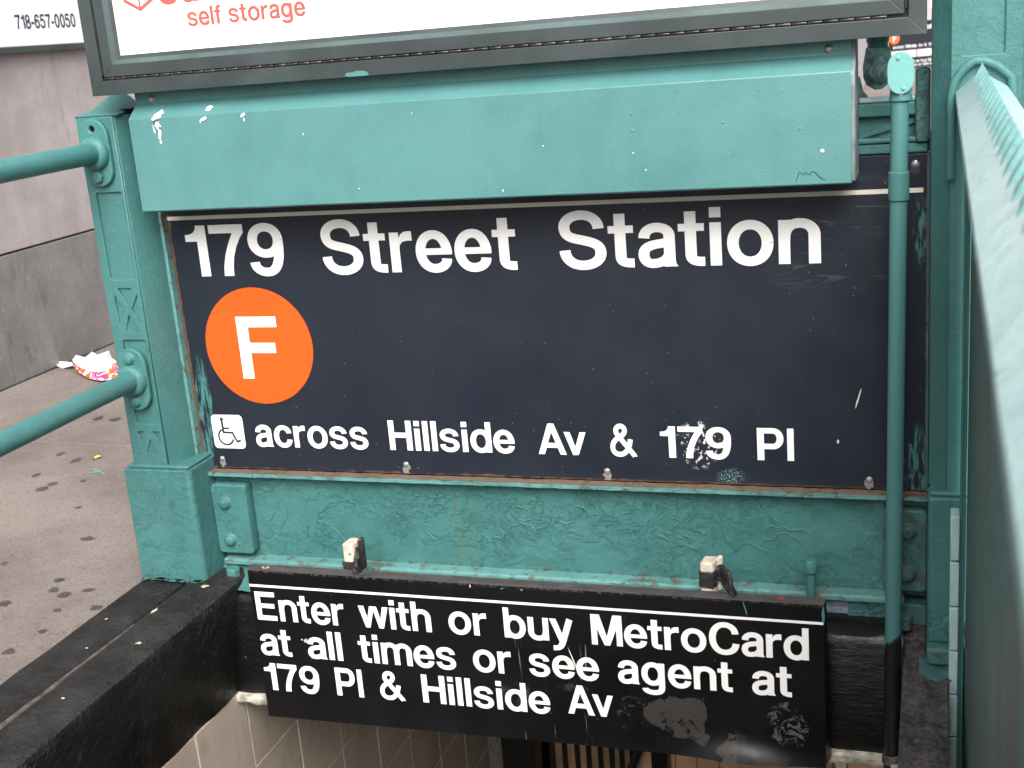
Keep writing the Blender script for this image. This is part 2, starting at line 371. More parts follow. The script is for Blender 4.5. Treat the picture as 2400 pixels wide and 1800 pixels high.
M['spike'] = teal_paint('spike paint', base=(0.12, 0.28, 0.28), lumps=0.6, rust=0.5, chips=0.6)
M['panel'] = teal_paint('dirty side panel', base=(0.055, 0.15, 0.145), lumps=0.7, wrinkle=0.3, rust=0.3, extra=panel_extra)

n = N('sign enamel', 0.40, 0.36)
c = n.mix(n.ramp(n.noise(3, 5), 0.35, 0.65), (0.0105, 0.0150, 0.0240), (0.013, 0.0180, 0.0285))
v = n.voro(62); c = n.mix(n.mul(n.ramp(v.outputs['Distance'], 0.035, 0.06, 1, 0), n.ramp(n.noise(13, 2, off=3), 0.5, 0.6)), c, (0.35, 0.37, 0.36))
wz_ = n.xyz(); n._sep = (n.math('ADD', wz_[0], n.math('MULTIPLY', n.math('SUBTRACT', n.noise(22, 5, .65, off=51), .5), .05)), wz_[1], wz_[2])
white = n.mul(n.ell(1.088, -.468, .040, .046, .15), n.ramp(n.noise(85, 5, 0.7, 0.6, off=6), 0.575, 0.60))
c = n.mix(white, c, (0.62, 0.63, 0.62))
tealsp = n.mul(n.ell(1.148, -.530, .022, .014, .5), n.ramp(n.noise(330, 3, 0.6, off=6), 0.54, 0.57)); c = n.mix(n.math('MULTIPLY', tealsp, .8), c, (0.25, 0.42, 0.40))
smear = n.mul(n.max(n.ell(.022, -.395, .016, .085, .35), n.ell(.012, -.49, .012, .035, .3)), n.ramp(n.noise(1, 5, 0.6, vec=n.scaled((180, 10, 16)), off=2), 0.43, 0.52))
smear2 = n.mul(n.max(n.ell(1.485, -.47, .018, .045, .35), n.ell(1.49, -.53, .025, .02, .35), n.ell(1.487, -.07, .010, .05, .4)), n.ramp(n.noise(1, 5, 0.6, vec=n.scaled((160, 10, 26)), off=4), 0.46, 0.55))
c = n.mix(n.max(smear, smear2), c, TEAL)
n._sep = wz_
X, Y, Z = n.xyz()
rn = n.noise(38, 6, 0.65, 0.5, off=7)
rust = n.max(n.mul(n.ramp(n.math('ADD', Z, n.math('MULTIPLY', rn, 0.022)), -.536, -.531, 1, 0)), n.mul(n.ramp(n.math('SUBTRACT', X, n.math('MULTIPLY', rn, 0.016)), -.006, -.002, 1, 0)), n.ramp(n.math('ADD', X, n.math('MULTIPLY', rn, 0.016)), 1.503, 1.507))
c = n.mix(rust, c, n.mix(n.noise(90, 4, off=3), (0.07, 0.028, 0.013), (0.17, 0.095, 0.055)))
scr = n.mul(n.box(1.24, 1.44, -.16, 0.02, .03), n.ramp(n.noise(1, 4, 0.6, 2.0, vec=n.scaled((9, 9, 60)), off=3), 0.56, 0.70, 0, 0.13))
c = n.mix(scr, c, (0.25, 0.30, 0.29))
n.col(c); n.rough(n.ramp(n.noise(7, 4), 0.3, 0.7, 0.34, 0.48)); n.bump(n.noise(25, 3), 0.12, 0.001)
M['sign'] = n.m

n = N('black sign face', 0.42, 0.28)
X, Y, Z = n.xyz()
c = n.mix(n.ramp(n.noise(4, 5), 0.35, 0.65), (0.0028, 0.0030, 0.0036), (0.0048, 0.0050, 0.0058))
v = n.voro(75); c = n.mix(n.mul(n.ramp(v.outputs['Distance'], 0.03, 0.06, 1, 0), n.ramp(n.noise(15, 2, off=3), 0.56, 0.62)), c, (0.35, 0.36, 0.35))
gl = n.noise(55, 7, 0.7, 0.4, off=11)
wx = n.math('ADD', X, n.math('MULTIPLY', n.math('SUBTRACT', n.noise(17, 5, .65, off=51), .5), .075)); wz = n.math('ADD', Z, n.math('MULTIPLY', n.math('SUBTRACT', n.noise(17, 5, .65, off=77), .5), .075))
n._sep = (wx, Y, wz)
p1 = n.mul(n.max(n.box(1.03, 1.105, -.985, -.915, .002), n.box(1.045, 1.108, -1.005, -.978, .002), n.ell(1.02, -.955, .03, .03, .06)), n.ramp(gl, 0.60, 0.57))
p1b = n.mul(n.ell(.98, -.96, .045, .035, .1), n.ramp(gl, 0.56, 0.58))
p2 = n.mul(n.ell(1.165, -1.008, .026, .030, .05), n.ramp(X, 1.165, 1.17, 1, .35), n.ramp(gl, 0.62, 0.58))
p3 = n.mul(n.ell(1.262, -.955, .033, .038, .1), n.ramp(n.noise(48, 6, 0.7, 1.5, off=14), 0.52, 0.55))
p4 = n.mul(n.max(n.ell(.715, -.925, .028, .012, .4), n.ell(.855, -.925, .03, .016, .4), n.ell(.745, -.93, .018, .03, .4)), n.ramp(gl, 0.50, 0.56))
c = n.mix(n.math('MULTIPLY', n.max(p1, p2), .85), c, (0.046, 0.042, 0.040)); c = n.mix(n.math('MULTIPLY', n.max(p1b, p4), .6), c, (0.045, 0.052, 0.05)); c = n.mix(p3, c, n.mix(n.noise(30, 3), (0.045, 0.06, 0.10), (0.12, 0.105, 0.08)))
n._sep = (X, Y, Z)
sc = n.mul(n.max(n.box(.872, .885, -1.05, -.82, .004), n.box(.735, .75, -1.04, -.80, .004), n.box(.80, .815, -1.03, -.88, .004)), n.ramp(n.noise(1, 4, 0.6, 0.3, vec=n.scaled((300, 10, 9)), off=2), 0.60, 0.66, 0, 0.6))
c = n.mix(sc, c, (0.35, 0.35, 0.34))
edge = n.mul(n.ramp(Z, -.712, -.7085), n.ramp(n.noise(120, 4, off=4), 0.45, 0.65, 0, 0.35)); c = n.mix(edge, c, (0.16, 0.15, 0.15))
n.col(c); n.rough(n.ramp(n.noise(9, 4), 0.3, 0.7, 0.33, 0.5)); n.bump(n.noise(18, 3), 0.2, 0.0015)
M['black_sign'] = n.m
n = N('faded sign top', 0.55, 0.4)
n.col(n.mix(n.ramp(n.noise(22, 6, 0.65, vec=n.scaled((1, 3, 3))), 0.35, 0.7), (0.042, 0.039, 0.040), (0.082, 0.073, 0.072))); n.bump(n.noise(200, 3), 0.2, 0.0005)
M['sign_top'] = n.m

def letter_mat(name, base, dirty=0.3, rough=0.5):
    n = N(name, rough, 0.4); f = n.noise(9, 6, 0.6)
    c = n.mix(n.ramp(f, 0.5, 0.8, 0, dirty), base, tuple(x*0.72 for x in base))
    v = n.voro(90); c = n.mix(n.mul(n.ramp(v.outputs['Distance'], 0.05, 0.08, 1, 0), n.ramp(n.noise(21, 2), 0.58, 0.62)), c, (0.25, 0.24, 0.22))
    n.col(c); return n.m
M['letter'] = letter_mat('white lettering', (0.80, 0.80, 0.79))
M['stripe'] = letter_mat('cream stripe', (0.62, 0.60, 0.52), 0.5)
M['orange'] = letter_mat('orange enamel', (0.82, 0.088, 0.008), 0.05, 0.42)
M['icon_dark'] = plain('icon dark blue', (0.022, 0.024, 0.036), 0.5)
M['screw'] = plain('dull steel', (0.33, 0.32, 0.31), 0.45, metal=0.5, var=0.35, scale=300)

M['frame'] = plain('dark green anodised frame', (0.036, 0.051, 0.052), 0.38, 0.5, 0.0, var=0.22, scale=5, bump=0.08)
M['frame_lite'] = plain('worn frame bevel', (0.058, 0.090, 0.092), 0.36, 0.5, 0.0, var=0.25, scale=7)
M['gasket'] = plain('black hinge', (0.018, 0.016, 0.019), 0.35, 0.5, var=0.4, scale=60)
M['hinge'] = plain('hinge barrel', (0.05, 0.045, 0.047), 0.3, 0.6, metal=0.4, var=0.5, scale=25)
M['poster'] = plain('white poster', (0.86, 0.86, 0.83), 0.45, 0.4, var=0.02, scale=3)
M['red'] = plain('poster red', (0.72, 0.09, 0.075), 0.5, 0.4, var=0.05)
M['cream_ink'] = plain('poster cream', (0.85, 0.72, 0.50), 0.5, 0.4, var=0.05)

n = N('stucco', 0.88, 0.25)
f1 = n.noise(3.2, 6, 0.65); f2 = n.noise(26, 6, 0.7, vec=n.scaled((1, 1.0, 0.22)), off=3); f3 = n.noise(50, 7, 0.75)
c = n.mix(n.ramp(f1, 0.3, 0.7), (0.305, 0.268, 0.268), (0.420, 0.375, 0.372))
c = n.mix(n.ramp(f2, 0.54, 0.70, 0, 0.5), c, (0.225, 0.195, 0.195)); c = n.mix(n.ramp(f3, 0.55, 0.70, 0, 0.45), c, (0.225, 0.195, 0.195))
n.col(c); n.bump(n.noise(140, 5, 0.7), 0.5, 0.002); M['stucco'] = n.m
n = N('grey granite', 0.6, 0.35)
f1 = n.noise(4, 6, 0.65); f3 = n.noise(170, 4, 0.7); f4 = n.noise(18, 6, 0.7, vec=n.scaled((1, 1, 0.3)))
c = n.mix(n.ramp(f1, 0.3, 0.7), (0.150, 0.142, 0.139), (0.215, 0.205, 0.200)); c = n.mix(n.ramp(n.noise(60, 6, .75, off=9), 0.56, 0.68, 0, 0.6), c, (0.32, 0.31, 0.30)); c = n.mix(n.ramp(f4, 0.52, 0.70, 0, 0.6), c, (0.085, 0.08, 0.078))
n.col(c); n.bump(f3, 0.3, 0.001); M['granite'] = n.m
n = N('concrete sidewalk', 0.85, 0.3)
f1 = n.noise(2.2, 7, 0.65); f2 = n.noise(14, 6, 0.65, off=3); f3 = n.noise(120, 5, 0.7); f4 = n.noise(310, 3, 0.7, off=1)
c = n.mix(n.ramp(f1, 0.3, 0.7), (0.140, 0.119, 0.107), (0.228, 0.197, 0.178)); c = n.mix(n.ramp(f2, 0.52, 0.72, 0, 0.45), c, (0.14, 0.115, 0.103))
c = n.mix(n.ramp(f3, 0.52, 0.66, 0, 0.6), c, (0.088, 0.073, 0.066)); c = n.mix(n.ramp(n.noise(55, 7, 0.75, off=41), 0.54, 0.70, 0, 0.5), c, (0.10, 0.085, 0.077)); c = n.mix(n.ramp(f4, 0.60, 0.68, 0, 0.7), c, (0.42, 0.39, 0.365)); v = n.voro(48); c = n.mix(n.mul(n.ramp(v.outputs['Distance'], 0.05, 0.08, 1, 0), n.ramp(n.noise(13, 2, off=3), 0.50, 0.56)), c, (0.60, 0.57, 0.54))
cr = n.voro(3.1, 'DISTANCE_TO_EDGE', vec=None); wob = n.math('ABSOLUTE', n.math('SUBTRACT', n.noise(4.5, 8, 0.6, 0.8, off=9), 0.5))
crack = n.mul(n.ramp(wob, 0.0, 0.0045, 1, 0), n.ramp(n.noise(5, 3, off=17), 0.49, 0.56)); c = n.mix(n.math('MULTIPLY', crack, .75), c, (0.055, 0.045, 0.042))
ts = n.mul(n.ramp(n.noise(40, 4, 0.7, off=33), 0.66, 0.70), n.ramp(n.noise(4, 2, off=19), 0.55, 0.62)); c = n.mix(n.math('MULTIPLY', ts, .4), c, (0.12, 0.25, 0.21))
n.col(c); n.bump(n.math('ADD', f3, n.math('MULTIPLY', f4, .5)), 0.8, 0.0025); M['concrete'] = n.m
M['gum'] = plain('flattened black gum', (0.068, 0.058, 0.058), 0.6, 0.4, var=0.25, scale=90, bump=0.3)
n = N('black kerb coating', 0.42, 0.36)
X, Y, Z = n.xyz()
f1 = n.noise(6, 6, 0.65); f2 = n.noise(55, 6, 0.72, vec=n.scaled((1, 1, 0.45)), off=2); f3 = n.noise(170, 4, 0.7)
nz = n.t.nodes.new('ShaderNodeSeparateXYZ'); n.lk(n.nrm, nz.inputs[0]); up = n.ramp(nz.outputs[2], 0.6, 0.95)
c = n.mix(n.ramp(f1, 0.3, 0.7), (0.0022, 0.0022, 0.0022), (0.006, 0.0055, 0.005)); c = n.mix(n.ramp(f2, 0.57, 0.74, 0, 0.5), c, (0.060, 0.054, 0.047))
sc_ = n.noise(1, 6, 0.7, 0.8, vec=n.scaled((55, 55, 13)), off=12); c = n.mix(n.ramp(sc_, 0.62, 0.74, 0, 0.55), c, (0.085, 0.078, 0.070))
v = n.voro(85); c = n.mix(n.mul(n.ramp(v.outputs['Distance'], 0.04, 0.07, 1, 0), n.ramp(n.noise(17, 2, off=3), 0.52, 0.60)), c, (0.38, 0.37, 0.35))
dust = n.mul(up, n.ramp(n.math('ADD', n.math('MULTIPLY', n.noise(9, 6, 0.7, off=8), .6), n.math('MULTIPLY', f3, .4)), 0.40, 0.64, 0.0, 0.62)); c = n.mix(dust, c, (0.044, 0.043, 0.045))
n.col(c); n.rough(n.ramp(up, 0, 1, 0.30, 0.60)); n.bump(n.math('ADD', n.math('ADD', n.math('MULTIPLY', f2, 1.5), n.math('MULTIPLY', n.noise(22, 6, .6, .7, off=5), 3.0)), n.math('MULTIPLY', f3, .8)), 0.9, 0.005); M['kerb'] = n.m
n = N('grey mortar', 0.8, 0.35); f1 = n.noise(30, 7, 0.7); f2 = n.noise(120, 5, 0.7)
n.col(n.mix(n.ramp(n.math('ADD', n.math('MULTIPLY', f1, .6), n.math('MULTIPLY', f2, .4)), 0.38, 0.62), (0.024, 0.023, 0.023), (0.105, 0.096, 0.094))); n.bump(f2, 0.8, 0.003); M['mortar'] = n.m
n = N('glazed tan tile', 0.24, 0.5); f1 = n.noise(5, 5); f2 = n.noise(30, 5, 0.7, vec=n.scaled((1, 1, 0.3)))
c = n.mix(n.ramp(f1, 0.3, 0.7), (0.37, 0.315, 0.26), (0.46, 0.40, 0.34)); c = n.mix(n.ramp(f2, 0.5, 0.8, 0, 0.35), c, (0.13, 0.10, 0.08)); n.col(c); n.bump(n.noise(14, 2), 0.08, 0.002); M['tile'] = n.m
M['tile_brown'] = plain('brightened brown tile', (0.62, 0.40, 0.25), 0.35, 0.5, var=0.15, scale=4)  # albedo raised to stand in for lamplight down in the station
M['grout'] = plain('pale grout', (0.60, 0.57, 0.51), 0.9, 0.2, var=0.25, scale=50, bump=0.3)
M['cream_ledge'] = plain('cream crusty ledge', (0.42, 0.40, 0.33), 0.75, 0.3, var=0.4, scale=45, bump=0.8, bscale=110)
M['black_metal'] = plain('black gate paint', (0.010, 0.010, 0.010), 0.4, 0.5)
M['tape'] = plain('black tape', (0.022, 0.021, 0.022), 0.38, 0.5, var=0.3, scale=80, bump=0.5, bscale=90)
M['clamp'] = plain('cream plastic', (0.50, 0.45, 0.36), 0.5, 0.4, var=0.15, scale=60, bump=0.2)
M['white_splat'] = plain('dried droppings', (0.66, 0.66, 0.62), 0.7, 0.3, var=0.3, scale=200, bump=0.5)
M['dark_hole'] = plain('dark hollow', (0.008, 0.007, 0.007), 0.9, 0.1)
M['foam'] = plain('dirty sealant', (0.17, 0.32, 0.31), 0.7, 0.3, var=0.5, scale=60, bump=0.9, bscale=70)
M['fitting'] = teal_paint('fitting cover paint', base=(0.13, 0.34, 0.33), lumps=0.2, chips=0.4, rough=0.35)
n = N('half black pipe paint', 0.4, 0.5); X, Y, Z = n.xyz()
big = n.noise(3, 4); c = n.mix(big, (0.056, 0.170, 0.170), (0.070, 0.200, 0.200))
jag = n.math('ADD', Z, n.math('ADD', n.math('MULTIPLY', n.noise(1, 4, 0.6, vec=n.scaled((150, 150, 22))), 0.05), n.math('MULTIPLY', X, -0.9)))
bk = n.ramp(jag, -2.068, -2.064, 1, 0); c = n.mix(bk, c, n.mix(n.ramp(n.noise(60, 5, .7), .55, .75), (0.008, 0.008, 0.008), (0.04, 0.037, 0.035)))
n.col(c); n.bump(n.math('ADD', n.noise(90, 4), n.math('MULTIPLY', n.noise(300, 3), .4)), 0.5, 0.0015); M['pipe'] = n.m
n = N('peeling base strip', 0.6, 0.4); f = n.noise(60, 6, .7, vec=n.scaled((1, 1, 3))); f2 = n.noise(25, 6, .7, vec=n.scaled((1, 1, 2.4)), off=4)
c = n.mix(n.ramp(f, .42, .56), (0.16, 0.14, 0.20), (0.20, 0.20, 0.31)); c = n.mix(n.ramp(f2, .50, .54), c, (0.15, 0.33, 0.30)); c = n.mix(n.ramp(n.noise(45, 6, .7, off=9), .62, .66), c, (0.03, 0.03, 0.03))
n.col(c); n.bump(f2, 1.0, 0.004); M['peel'] = n.m

# ================================================================ GROUND, SIDEWALK
b = MB()
XN, YN = [-60, -1.7, -.14, .05, 1.82, 60], [-60, -4.2, -.02, 3, 12, 40, 260]
def gz(y): return -.800 if y <= 3 else -.800-(y-3)*0.0175
for i in range(5):
    for j in range(6):
        if i == 3 and j == 1: continue            # stair opening
        if i == 2 and j == 1: continue            # kerb stands here
        x0, x1, y0, y1 = XN[i], XN[i+1], YN[j], YN[j+1]
        k = len(b.v); b.v += [(x0,y0,gz(y0)),(x1,y0,gz(y0)),(x1,y1,gz(y1)),(x0,y1,gz(y1))]; b.f.append((k,k+1,k+2,k+3))
sidewalk = struct(obj('sidewalk', b, M['concrete'], None, smooth=False))
ys = [-3.81, -2.29, -.77, .77, 2.29, 3.0]
gap = .004
def slab(x0, x1, y0, y1, z, skew=0.0):
    q = MB(); t = .014
    q.add([(x0,y0,z-t),(x1,y0-skew,z-t),(x1,y1-skew,z-t),(x0,y1,z-t),(x0,y0,z),(x1,y0-skew,z),(x1,y1-skew,z),(x0,y1,z)],
          [(0,3,2,1),(4,5,6,7),(0,1,5,4),(1,2,6,5),(2,3,7,6),(3,0,4,7)])
    return obj('paving_slab', q, M['concrete'], sidewalk, smooth=False, bevel=.004)
for j in range(len(ys)-1):
    slab(-1.688, -.143, ys[j]+gap+(.07 if 0 < j else 0), ys[j+1]-gap+(.07 if j < 4 else 0), -.785+R.uniform(-.0012, .0012), .10)
for i in range(3):
    for j in range(3): slab(1.70+i*1.52, 3.212+i*1.52, -3.8+j*1.52, -2.288+j*1.52, -.785)
for i in range(3): slab(-.13+i*1.52, 1.382+i*1.52, .06, 1.57, -.785); slab(-.13+i*1.52, 1.382+i*1.52, 1.578, 2.99, -.785)
# flattened gum on the sidewalk
gp = lambda u, v: (u, v, -.7832)
for i, (x, y, rx, ry) in enumerate([(-.436,.112,.030,.015),(-.346,-.115,.022,.013),(-.325,-.165,.022,.016),(-.283,-.182,.026,.017),(-.243,-.152,.022,.012),(-.214,-.345,.016,.012),(-.168,-.230,.022,.014),
        (-1.066,1.039,.022,.026),(-.994,1.029,.028,.022),(-.952,.695,.018,.022),(-.862,.646,.022,.026),(-.901,.516,.016,.020),(-.799,.454,.024,.018),(-.803,.414,.026,.020),(-.722,.488,.012,.014),
        (-.394,-.242,.026,.016),(-.226,-.436,.020,.014),(-.247,-.254,.014,.009),(-.60,.30,.012,.012),(-1.2,.55,.018,.012),(-.55,-.05,.010,.010),(-.70,.86,.022,.010),(-.30,.30,.012,.010)]):
    obj('gum_spot', blob_mb(x, y, rx*.62, ry*.8, gp, 16, .3, 40+i), M['gum'], sidewalk, smooth=False)
o = obj('yellow_wrapper_scrap', blob_mb(-.808, .672, .012, .013, lambda u, v: (u, v, -.781+.002*math.sin(u*400)), 9, .25, 5), plain('yellow scrap', (.70, .60, .08), .6), None, smooth=False)
tag(o, 'tiny yellow scrap lying on the sidewalk below the lower rail', 'litter')
gm = plain('dried green paint', (.16, .34, .28), .6)
for i, (x, y, r) in enumerate([(-.725, .56, .016), (-.70, .55, .009), (-.745, .575, .008), (-.90, 1.0, .012), (-.62, .70, .007)]):
    obj('paint_splash', blob_mb(x, y, r, r*.7, gp, 12, .5, 90+i), gm, sidewalk, smooth=False)

# ================================================================ BUILDING AT LEFT
bld = thing('building', 'grey stucco building with polished granite base behind the left post', 'building', (-1.70, 1.5, -.79))
obj('stucco_wall', MB().box(-2.6, -1.700, -9, 14, -.312, 7.0), M['stucco'], bld, smooth=False)
obj('wall_core', MB().box(-2.6, -1.712, -9, 14, -.80, -.3125), M['gasket'], bld, smooth=False)
y = -8.98
while y < 13.5:
    obj('granite_panel', MB().box(-1.7115, -1.694+R.uniform(-.0008, .0008), y, y+.3225, -.786, -.3215), M['granite'], bld, smooth=False, bevel=.0015)
    y += .324+ (0 if False else 0.001)
ss = thing('shop_sign', 'white shop sign with a phone number on the stucco wall', 'sign', (-1.68, 1.5, .40))
obj('sign_panel', MB().box(-1.699, -1.672, -2.0, 3.1, .405, 1.35), M['poster'], ss, bevel=.002)
obj('sign_trim', MB().box(-1.699, -1.664, -2.0, 3.1, .382, .4045), M['frame'], ss, bevel=.002)
q = word_mb('718-657-0050', 1.745, 2.098, .466, .051, lambda u, v, k: (-1.6715+.0001*k, u, v), 0)
obj('lettering', q, plain('navy print', (.035, .03, .10), .5), ss, smooth=False)

# ================================================================ CRUMPLED PAPER BAG
n = N('printed bag', .6, .4)
vv = n.noise(20, 2, .5, 1.6, off=5); ln = n.ramp(n.math('ABSOLUTE', n.math('SUBTRACT', vv, .5)), .02, .035)
cc = n.mix(n.ramp(n.noise(11, 1, off=8), .47, .53), (.50, .03, .17), (.70, .10, .02)); n.col(n.mix(ln, (.80, .74, .72), cc)); M['bagprint'] = n.m
M['paper'] = plain('white paper', (.80, .78, .82), .7, .3, var=.04)
bag = thing('paper_bag', 'crumpled white paper bag with pink and orange print on the sidewalk', 'bag', (-1.47, 1.62, -.785))
# printed lower side and white upper folds, each a folded surface with depth
def sheet(pts, tris, mat, name):
    q = MB(); q.add(pts, tris); o = obj(name, q, mat, bag, smooth=False)
    s_ = o.modifiers.new('thick', 'SOLIDIFY'); s_.thickness = .0015; return o
PRINT = [(-1.5746,1.5939,-0.7517), (-1.4957,1.5281,-0.7695), (-1.4197,1.4754,-0.7768), (-1.3500,1.4446,-0.7771), (-1.2996,1.4414,-0.7726), (-1.2843,1.4710,-0.7650), (-1.3150,1.5179,-0.7559), (-1.3188,1.4898,-0.7352), (-1.3422,1.4779,-0.7480), (-1.3811,1.4839,-0.7563), (-1.4404,1.5071,-0.7567), (-1.5290,1.5634,-0.7597), (-1.3473,1.5654,-0.7432), (-1.3435,1.5251,-0.7354)]
WHITE = [(-1.5799,1.6134,-0.7537), (-1.6088,1.6471,-0.7546), (-1.6352,1.7048,-0.7516), (-1.6511,1.7195,-0.7573), (-1.5753,1.6805,-0.7552), (-1.6137,1.7766,-0.7571), (-1.5570,1.7299,-0.7583), (-1.5643,1.8138,-0.7635), (-1.5160,1.7607,-0.7768), (-1.4757,1.7292,-0.7818), (-1.3348,1.5420,-0.7627), (-1.3312,1.5070,-0.7368), (-1.3275,1.4835,-0.7463), (-1.3656,1.4686,-0.7519), (-1.4389,1.5076,-0.7568), (-1.5260,1.5653,-0.7569), (-1.4405,1.5558,-0.7408), (-1.4309,1.6013,-0.7467), (-1.4989,1.5767,-0.7501)]
q = WHITE
sheet(q, [(0,1,2),(0,2,18),(0,18,15),(2,4,18),(4,5,16),(4,16,18),(5,6,16),(6,7,17),(6,17,16),(7,8,17),(8,9,17),(9,10,17),(10,11,17),(11,12,16),(11,16,17),(12,13,16),(13,14,16),(14,15,18),(14,18,16)], M['paper'], 'paper_lining')
q = PRINT
sheet(q, [(0,1,11),(1,10,11),(1,2,10),(2,9,10),(2,3,9),(3,8,9),(3,4,8),(4,7,8),(4,5,7),(5,6,7),(6,12,13),(6,13,7)], M['bagprint'], 'printed_side')
q = [(-1.7232,1.6902,-0.7718), (-1.6118,1.6434,-0.7637), (-1.5813,1.6093,-0.7660), (-1.6472,1.6255,-0.7826), (-1.6855,1.6473,-0.7752), (-1.6974,1.6749,-0.7795)]
sheet(q, [(0,1,5),(5,1,2),(5,2,3),(5,3,4)], M['paper'], 'torn_corner')

# ================================================================ KERB OF THE STAIR OPENING
prof = [(-.142,-.83),(-.142,-.782),(-.136,-.7775),(-.036,-.7745),(-.029,-.777),(-.027,-.786),(-.018,-.786),(-.016,-.772),(-.010,-.7705),(.070,-.773),(.084,-.780),(.089,-.793),(.052,-1.041),(-.06,-1.041),(-.06,-.83)]
def kerbfn(u, v, t): return (u, t, v)
kb = MB()
K = 60
vs = []
for k in range(K+1):
    t = -3.3+ (3.3-.02)*k/K
    for (u, v) in prof:
        vs.append((u+R.uniform(-.0022, .0022)+.0008*math.sin(t*9+v*20), t, v+R.uniform(-.0012, .0012)))
nn = len(prof)
kb.add(vs, [(k*nn+i, k*nn+(i+1) % nn, (k+1)*nn+(i+1) % nn, (k+1)*nn+i) for k in range(K) for i in range(nn)]+[tuple(range(nn)), tuple(K*nn+i for i in range(nn))])
kerb = struct(obj('kerb', kb, M['kerb'], None, smooth=True))
gdust = plain('grit in the groove', (.085, .078, .073), .9, .2, var=.4, scale=40, bump=.6)
jf = MB(); jf.grid(3, 60, lambda u, v: (-.038+.024*u+R.uniform(-.002, .002)+.006*(1-min(1, v*8)), -.30-3.0*v, -.7768+.0040*min(1, v*6+.1)+(.0012 if .2 < u < .8 else -.004)+R.uniform(-.0006, .0006)))
obj('joint_filler', jf, gdust, kerb, smooth=False)
obj('mortar_fill', MB().box(1.4625, 1.5015, -.070, .03, -.86, -.806), M['mortar'], kerb, smooth=False, bevel=.006)
bk = MB()
prof2 = [(.02,-1.043),(-.083,-1.043),(-.087,-.82),(-.080,-.806),(-.062,-.797),(.02,-.790)]
K = 44; vs = []
for k in range(K+1):
    x = .04+(1.462-.04)*k/K
    for (yy, zz) in prof2: vs.append((x, yy+R.uniform(-.0016, .0016), zz+R.uniform(-.0012, .0012)))
nn = len(prof2)
bk.add(vs, [(k*nn+i, k*nn+(i+1) % nn, (k+1)*nn+(i+1) % nn, (k+1)*nn+i) for k in range(K) for i in range(nn)]+[tuple(range(nn)), tuple(K*nn+i for i in range(nn))])
n = N('glossy black header', 0.3, 0.5); f = n.noise(1, 6, .7, .5, vec=n.scaled((28, 28, 85)), off=3); f2 = n.noise(90, 4, .7)
c = n.mix(n.ramp(f, .60, .74, 0, .7), (0.004, 0.004, 0.004), (0.055, 0.048, 0.040)); c = n.mix(n.ramp(f2, .68, .72, 0, .6), c, (.16, .15, .14)); n.col(c)
n.bump(n.math('ADD', f, n.math('MULTIPLY', n.noise(12, 4), 1.5)), .6, .003); M['header'] = n.m
obj('kerb_header', bk, M['header'], kerb)
rk = MB(); vs = []
def rkf(u, v): return (1.462+.076*u, -3.3+3.36*v, -.842+.004*math.sin(u*9+v*31)+R.uniform(-.0012, .0012))
rk.grid(10, 70, rkf)
obj('kerb_top', rk, M['mortar'], kerb)
obj('kerb_fill', MB().box(1.5395, 1.82, -.102, .06, -1.041, -.846), M['mortar'], kerb, smooth=False)
obj('outer_strip', MB().box(1.585, 1.82, -3.3, -.1025, -2.2, -.803), M['concrete'], kerb, smooth=False)
obj('kerb_side', MB().box(1.462, 1.538, -3.3, .06, -1.041, -.848), M['kerb'], kerb, smooth=False)
led = MB(); vs = []
pl = [(.02,-1.066),(-.092,-1.066),(-.098,-1.058),(-.098,-1.049),(-.090,-1.0435),(.02,-1.0435)]
K = 60
for k in range(K+1):
    x = .052+(1.44-.052)*k/K
    for (yy, zz) in pl: vs.append((x, yy+R.uniform(-.003, .003), zz+R.uniform(-.002, .002)))
nn = 6
led.add(vs, [(k*nn+i, k*nn+(i+1) % nn, (k+1)*nn+(i+1) % nn, (k+1)*nn+i) for k in range(K) for i in range(nn)]+[tuple(range(nn)), tuple(K*nn+i for i in range(nn))])
obj('cream_ledge', led, M['cream_ledge'], kerb)

# ================================================================ STAIRWELL
tw = thing('tiled_wall', 'tan tiled wall on the left side of the stairwell', 'wall', (.03, .5, -1.05))
obj('grout', MB().box(-.05, .0498, -3.3, 1.50, -3.6, -1.0415), M['grout'], tw, smooth=False)
TS = .2045; first = None
for k in range(-12, 8):
    y0 = -.064+TS*k*.9975
    for r_ in range(0, 9):
        z1 = -1.0425-TS*r_
        if z1 < -3.3: continue
        if y0+TS > 1.52: continue
        stair = -1.0-.6*(y0+2.0)
        if z1 < stair-.9: continue
        if first is None:
            first = obj('tile', MB().box(-.004, .002, .0022, TS-.0035, -TS+.0035, 0), M['tile'], None, smooth=False, bevel=.0012)
            first.parent = tw; o = first
        else:
            o = first.copy(); C.objects.link(o); o.parent = tw
        o.location = Vector((.050+R.uniform(-.0005, .0005), y0, z1-.0015))-Vector(tw.location)
obj('wall_end', MB().box(-.05, .062, 1.500, 1.60, -3.6, -1.1), M['tile_brown'], tw, smooth=False, bevel=.003)
st = MB(); zz = -.80; yy = -2.75
pts = [(-3.3,-.80)]
while zz > -3.45:
    pts += [(yy, zz), (yy, zz-.17)]; zz -= .17; yy += .285
pts += [(6.0, zz), (6.0, zz-.4), (-3.3, zz-.4)]
st.prism(pts, lambda u, v, t: (t, u, v), .052, 1.44)
struct(obj('stairs', st, M['mortar'], None, smooth=False))
rw = thing('tiled_wall', 'brown tiled wall deep in the stairwell behind the gate', 'wall', (1.0, 1.9, -2.6))
obj('grout', MB().box(.06, 1.44, 1.9, 1.98, -3.7, -1.2), M['gasket'], rw, smooth=False)
f2 = None
